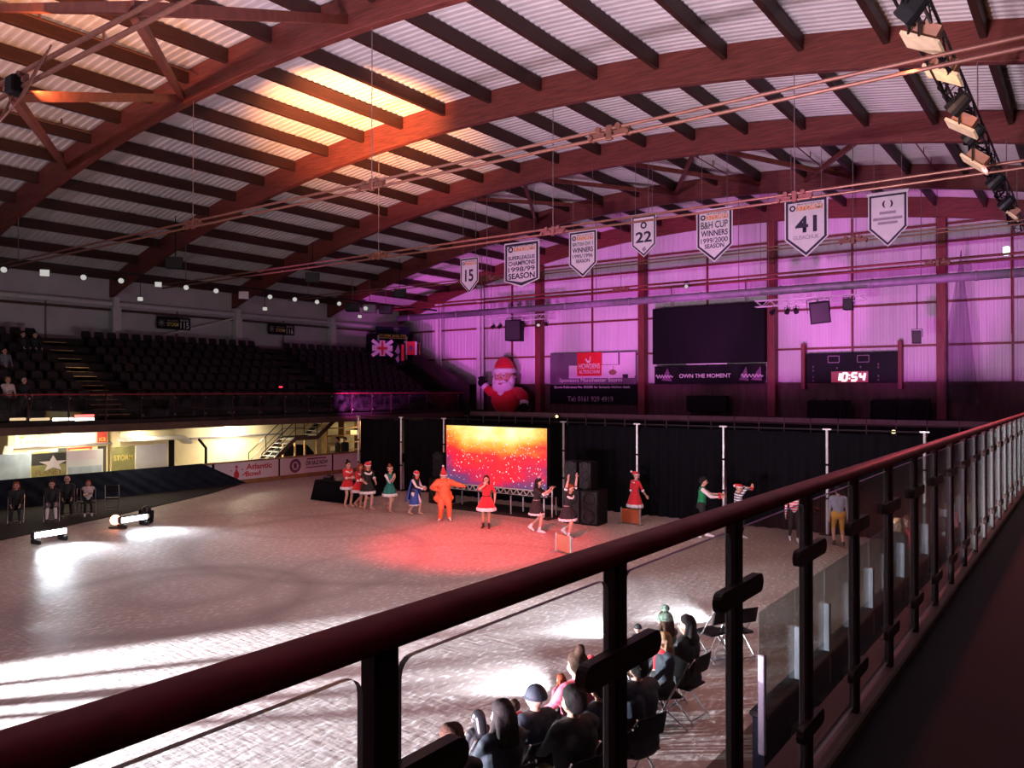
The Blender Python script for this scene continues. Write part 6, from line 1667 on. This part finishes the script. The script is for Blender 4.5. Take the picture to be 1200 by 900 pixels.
for k, u in enumerate((88, 122)):
    p = on_z(u, 608 - 5 * k, 0); chair(p.x - .6, p.y + .6, R(-115), 'empty folding chair on the black carpet ' + ('beside the bald person' if k == 0 else 'right of the girl in pale pink'), 'far side chairs', .022)
# spectators high in the far stand
for k, (u, v, H, st, lab) in enumerate(((9.5, 452, 1.7, dict(top='pale_knit', leg='black_cloth', hair='short', haircol='hair_fair'), 'spectator in pale jacket in the far stand at the left edge'), (28.5, 454, 1.7, dict(top='black_coat', leg='black_cloth', hair=None), 'spectator in black in the far stand beside the one in pale jacket'),
        (27, 399, 1.7, dict(top='black_coat', leg='black_cloth', hair='short', haircol='hair_dark'), 'spectator high in the far stand, left of the pair near the wall'), (41, 400, 1.7, dict(top='black_coat', leg='black_cloth', hair='short', haircol='hair_dark'), 'spectator high in the far stand, right of the pair near the wall'), (5.5, 416, 1.7, dict(top='grey_coat', leg='black_cloth', hair='short', haircol='hair_dark'), 'spectator in grey in the far stand below the high pair'))):
    j = (0, 0, 5, 5, 3)[k]; x = row_x(j) - .35
    p = on_x(u, v, x)
    seated(lab, x, p.y, V((1, 0)), H, st, dict(lf=((-.12, .22, .085), (-.13, .33, .03)), rf=((.12, .22, .085), (.13, .33, .03)), _own=('lf', 'rf')), 'spectators in the far stand', z=row_z(j + 1), vox=.016)

# near audience seen from behind through the glass
def head_at(u, v, hz):
    return on_z(u, v, hz)
AUD = [
 (527, 868, 1.30, 1.74, dict(top='black_coat', leg='jeans', hair='short', haircol='hair_brown'), V((-.75, .5)), {}, 'man with short brown hair nearest the bottom edge of the audience'),
 (557, 842, 1.22, 1.50, dict(top='black_coat', leg='black_cloth', hair=None, hat='hood', hatcol='black_gloss', fat=.03), V((-.95, .2)), dict(lw=(-.1, .3, 1.15), rw=(.1, .3, 1.15)), 'child in glossy black hooded jacket in the near audience'),
 (585, 838, 1.25, 1.66, dict(top='navy_coat', leg='black_cloth', hair='mid', haircol='hair_dark', fat=.035), V((-.9, .3)), {}, 'person in dark navy coat next to the child in glossy black hood'),
 (624, 818, 1.34, 1.78, dict(top='navy_coat', leg='black_cloth', hair=None, hat='beanie', hatcol='navy_coat', fat=.045), V((-.9, .35)), {}, 'tall person in navy coat and dark beanie in the near audience'),
 (600, 828, 1.10, 1.40, dict(top='pink_coat', leg='black_cloth', hair='short', haircol='hair_brown'), V((-.9, .1)), dict(lw=(-.05, .30, 1.25), rw=(.12, .3, .8)), 'small child holding up a hand beside the dark beanie'),
 (655, 797, 1.05, 1.35, dict(top='pink_coat', leg='jeans', hair='mid', haircol='hair_red', fat=.03), V((-.9, .3)), {}, 'child in pink coat beyond the dark beanie'),
 (673, 780, 1.25, 1.66, dict(top='pink_coat', leg='black_cloth', hair='bun', haircol='hair_brown', fat=.03), V((-.9, .3)), {}, 'adult in dusky pink coat behind the clamp plate'),
 (690, 776, 1.12, 1.42, dict(top='red_cloth', leg='black_cloth', hair=None, hat='beanie', hatcol='red_cloth', fat=.03), V((-.85, .4)), {}, 'child in red hat and jacket just left of the balustrade post'),
 (668, 822, 1.22, 1.6, dict(top='black_coat', leg='olive_coat', hair='short', haircol='hair_dark', fat=.045), V((-.9, .3)), {}, 'person in black padded coat in the row behind the pink coats'),
 (700, 806, 1.22, 1.66, dict(top='navy_coat', leg='olive_coat', hair='short', haircol='hair_dark', fat=.045), V((-.9, .3)), {}, 'person in navy padded coat under the first wooden clamp plate'),
 (745, 737, 1.15, 1.42, dict(top='navy_coat', leg='jeans', hair=None, hat='beanie', hatcol='black_coat'), V((-.9, .3)), {}, 'child in dark hat just right of the balustrade post'),
 (776, 727, 1.34, 1.62, dict(top='grey_coat', leg='black_cloth', hair='mid', haircol='hair_brown', hat='bobble', hatcol='green_knit', bobcol='green_knit', fat=.03), V((-.9, .3)), {}, 'person in speckled green knitted bobble hat'),
 (775, 752, 1.12, 1.40, dict(top='navy_coat', leg='black_cloth', hair='mid', haircol='hair_fair', scarf='red_cloth', fat=.03), V((-.5, -.6)), {}, 'fair haired child with red scarf looking back'),
 (801, 733, 1.34, 1.74, dict(top='black_coat', leg='black_cloth', hair='mid', haircol='hair_dark', fat=.04), V((-.95, .1)), dict(head=(.5, 0, 0)), 'dark haired person in long black coat next to the empty chair'),
 (742, 782, 1.22, 1.66, dict(top='navy_coat', leg='black_cloth', hair='short', haircol='hair_dark', fat=.05), V((-.9, .3)), {}, 'person in bulky navy coat right of the balustrade post'),
]
HZ = [1.27, 0.93, 1.24, 1.18, 0.89, 0.87, 1.28, 0.92, 1.3, 1.25, 0.85, 1.12, 1.08, 1.19, 1.29]
SHORT = ['man nearest the bottom edge', 'child in glossy black hood', 'person in dark navy coat', 'dark beanie wearer', 'child holding up a hand', 'child in pink coat', 'adult in dusky pink coat', 'child in red hat', 'person in black padded coat', 'person in navy padded coat', 'child in dark hat', 'bobble hat wearer', 'fair haired child with red scarf', 'dark haired person in long coat', 'person in bulky navy coat']
for k, (u, v, hz, H, st, f, po, lab) in enumerate(AUD):
    hz = HZ[k]; H = 1.70 * (hz - .54) / .66 + .02
    p = head_at(u, v, hz); f = f.normalized()
    seated(lab, p.x - f.x * .02, p.y, f, H, st, po, 'seated near audience', vox=.009, chairlab='black folding chair under the ' + SHORT[k])
p = on_z(834, 772, 0); chair(p.x, p.y, R(70), 'empty black folding chair beside the dark haired person in long coat')
p = on_z(884, 775, 0); chair(p.x - .3, p.y, R(60), 'empty black folding chair behind the near rink board glass')
# standing crowd in dim light farther along the near side, seen through the glass
for k, (u, y, H, top, hc, lab) in enumerate(((1052, 17.5, 1.7, 'black_coat', 'hair_fair', 'dim figure with fair hair beyond the balustrade glass'), (1064, 18.6, 1.6, 'red_cloth', 'hair_red', 'dim figure in red beyond the balustrade glass'), (1100, 20, 1.75, 'black_coat', 'hair_dark', 'dim figure in black beyond the far balustrade panes'), (1112, 21.5, 1.65, 'pink_coat', 'hair_brown', 'dim figure in pink beyond the far balustrade panes'), (1132, 23, 1.7, 'olive_coat', 'hair_brown', 'dim figure in olive beyond the far balustrade panes'))):
    p = on_y(u, 560, y); person(lab, (p.x, p.y, 0), look(-.9, .2), H, dict(top=top, leg='black_cloth', hair='mid', haircol=hc, fat=.03), dict(), 'dim crowd beyond the glass', voxel=.012)
# spectators beside the walkway, mirrored faintly in the glass
for k, (y, x, top) in enumerate(((7.5, 1.5, 'red_cloth'), (8.6, 1.9, 'ochre'), (10.2, 1.6, 'black_coat'), (11.5, 2.0, 'red_cloth'), (13.5, 1.8, 'pink_coat'))):
    seated(f'spectator seated on the near stand outside the picture, {ORD[k]} along the walkway', x, y, V((-1, .1)), 1.7, dict(top=top, leg='black_cloth', hair='mid', haircol='hair_fair'), {}, 'spectators on the near stand', z=2.75, vox=.018, chairlab=None)
    chair(x, y, R(84), f'chair on the near stand outside the picture, {ORD[k]} along the walkway', 'near stand chairs', 2.75)
# ------------------------------------------------------------------ light
def spot(loc, target, col, power, size=50, blend=.6, rad=.15, name='spot'):
    l = bpy.data.lights.new(name, 'SPOT'); l.color = col; l.energy = power; l.spot_size = R(size); l.spot_blend = blend; l.shadow_soft_size = rad
    o = bpy.data.objects.new(name, l); COL.objects.link(o); o.location = loc
    o.rotation_euler = (V(target) - V(loc)).to_track_quat('-Z', 'Y').to_euler(); return o
def area(loc, target, col, power, sx, sy, name='area', spread=180):
    l = bpy.data.lights.new(name, 'AREA'); l.color = col; l.energy = power; l.shape = 'RECTANGLE'; l.size = sx; l.size_y = sy; l.spread = R(spread)
    o = bpy.data.objects.new(name, l); COL.objects.link(o); o.location = loc
    o.rotation_euler = (V(target) - V(loc)).to_track_quat('-Z', 'Y').to_euler(); return o
PUR = (.86, .13, .80)
# purple washes standing behind the curtain, thrown up the end wall
for k in range(8):
    x = -31 + 5 * k; tx = -38.5 + 6.1 * k
    spot((x, 27.0, 2.5), (tx, WY, 9.6), PUR, 5400, 42, .5, .25, 'wall_wash')
# purple washes from the second arch on to the pennants and the end wall
for x, tx in ((-27, -24), (-16, -15), (-8, -6)):
    spot((x, 14.5, 8.2), (tx, 34, 9.6), (.85, .24, .88), 1500, 62, .9, .2, 'front_wash')
# unseen lilac fill lights added to brighten the roof from the near end
for x in (-29, -21):
    area((x, -6, 2.0), (x + 7, 7, 13.5), (1, .72, .90), 360, 1.6, .8, 'roof_fill', 110)
for x, y in ((-8.0, 2.4), (-5.2, 2.8)):  # further unseen fill added, lifting the right of the roof
    spot((x, y, .6), (x - 1.5, 22, 14.2), (1, .76, .95), 6800, 100, .8, .25, 'roof_fill_spot')
# white floor lamps at the far end of the rink behind the viewer, raking the near ice
spot((-17.2, -1.7, 1.7), (-17.2 + .70 * 12, -1.7 + .72 * 12, -.1), (.90, .95, 1.0), 76000, 40, .35, .06, 'rake_lamp')
for k, (a_, d_, thick, h_) in enumerate(((33.0, 3.2, .04, 1.45), (38.6, 3.4, .075, 1.6), (42.4, 3.3, .04, 1.5), (45.9, 3.3, .035, 1.5))):  # unseen posts added to cut shadow streaks into the raking light
    x = -17.2 + d_ * sin(R(a_)); y = -1.7 + d_ * cos(R(a_))
    r = root('shadow_post', (x, y, 0), f'unseen dark post added to cast a shadow streak on the near ice, {ORD[k]} along', 'post')
    m = MB(); m.tube([(0, 0, .02), (0, 0, h_)], thick, 10); m.build('post', 'black', r); m = MB(); m.tube([(0, 0, 0), (0, 0, .02)], thick + .12, 14); m.build('base', 'black', r)
# light bars at the far side
for p, yw in ((LIGHTBARS[0], R(98)), (LIGHTBARS[1], R(98))):
    d = V((sin(yw), -cos(yw), 0))
    area((p.x + d.x * .12, p.y + d.y * .12, .29), (p.x + d.x * 4, p.y + d.y * 4, -.1), (.82, .92, 1), 110, .9, .14, 'bar_light', 70)
# low lamps by the near audience
for k, (u, v, pw) in enumerate(((652, 797, 1.0), (738, 733, 1.0), (842, 716, .8))):
    q = on_z(u, v, .22)
    spot((q.x, q.y, .32), (q.x - 4, q.y + .4, -.1), (.85, .93, 1), 900 * pw, 95, .7, .06, 'floor_lamp')
# orange up-lights hung on the tie rods
spot((-17.0, 14.1, 9.1), (-21.0, 19.2, 14), (1, .38, .12), 20000, 58, 1.0, .12, 'uplight')
spot((-16.4, 6.8, 10.2), (-21.5, 9.8, 14), (1, .40, .14), 3000, 90, 1.0, .12, 'uplight')
# red and pink show light on the dancers
spot((-9, 8, 11.2), (-20, 19.5, 0), (1, .25, .22), 4200, 44, .7, .2, 'show_light')
spot((-10.5, 10.5, 11.2), (-13.8, 17.3, 0), (1, .012, .03), 16000, 34, .9, .15, 'red_spot')
# amber floods on the right truss
for y in (13.4, 15.5, 19.5): spot((TX - .1, y, zt - .75), (TX - 4, y + 1, 0), (1, .45, .22), 500, 140, .8, .15, 'amber_flood')
spot((TX + .2, 20.0, 9.0), (GX - 1.5, 10.0, 3.5), (1, .10, .12), 1100, 60, .8, .15, 'red_fill')  # red light added to tint the handrail and far panes
spot((TX - .2, 14.5, 8.8), (TX + 1, 20.6, 12.2), (1, .42, .16), 220, 70, .9, .1, 'arch_flood')
spot((LX - .1, 16.6, 8.6), (-37.2, 17.1, 4.6), (1, .80, .55), 260, 24, .6, .1, 'aisle_lamp')
spot((TX, 9.5, 9.6), (1.9, 10.5, 3.4), (1, .10, .10), 1500, 46, .8, .15, 'red_fill')  # red light added on the unseen spectators for the glass reflections
# concourse
for u0, u1, x, pw in ((235, 320, CX + .9, 600), (60, 125, -35.2, 200), (20, 60, -35.2, 80), (150, 200, -34.6, 90), (0, 80, -32.3, 60), (80, 200, -32.3, 90)):
    a = on_x(u0, 490, x); b_ = on_x(u1, 490, x)
    area((x, (a.y + b_.y) / 2, 2.46), (x - .2, (a.y + b_.y) / 2, 0), (1, .88, .60), pw, .2, b_.y - a.y, 'concourse_tube')
a = on_x(396, 500, -36); area((-35.8, a.y + 2.2, 2.4), (-36.2, a.y + 2.2, 0), (1, .80, .45), 60, .6, 1.5, 'shelf_light')
# soft pink fill added over the middle of the hall, with no fixture
area((-14, 16, 12.2), (-14, 16, 0), (1, .74, .70), 130, 8, 8, 'hall_fill', 120)
w = bpy.data.worlds.new('hall'); S.world = w; w.use_nodes = True
w.node_tree.nodes['Background'].inputs['Color'].default_value = (.5, .4, .5, 1); w.node_tree.nodes['Background'].inputs['Strength'].default_value = .02
# ------------------------------------------------------------------ camera and view
c = bpy.data.cameras.new('camera'); co = bpy.data.objects.new('camera', c); COL.objects.link(co)
c.sensor_width = 36; c.lens = 36 * F / 1200; c.clip_start = .05; c.clip_end = 200
co.location = (0, 0, CAMZ); co.rotation_euler = (R(90) + math.atan(7 / F), 0, YAW)
S.camera = co
S.view_settings.view_transform = 'Standard'; S.view_settings.look = 'None'; S.view_settings.exposure = 0.0; S.view_settings.gamma = 1.0; S.view_settings.use_curve_mapping = False
S.cycles.use_denoising = True
S.cycles.max_bounces = 8; S.cycles.transparent_max_bounces = 24; S.cycles.sample_clamp_indirect = 6; S.cycles.caustics_reflective = False; S.cycles.caustics_refractive = False
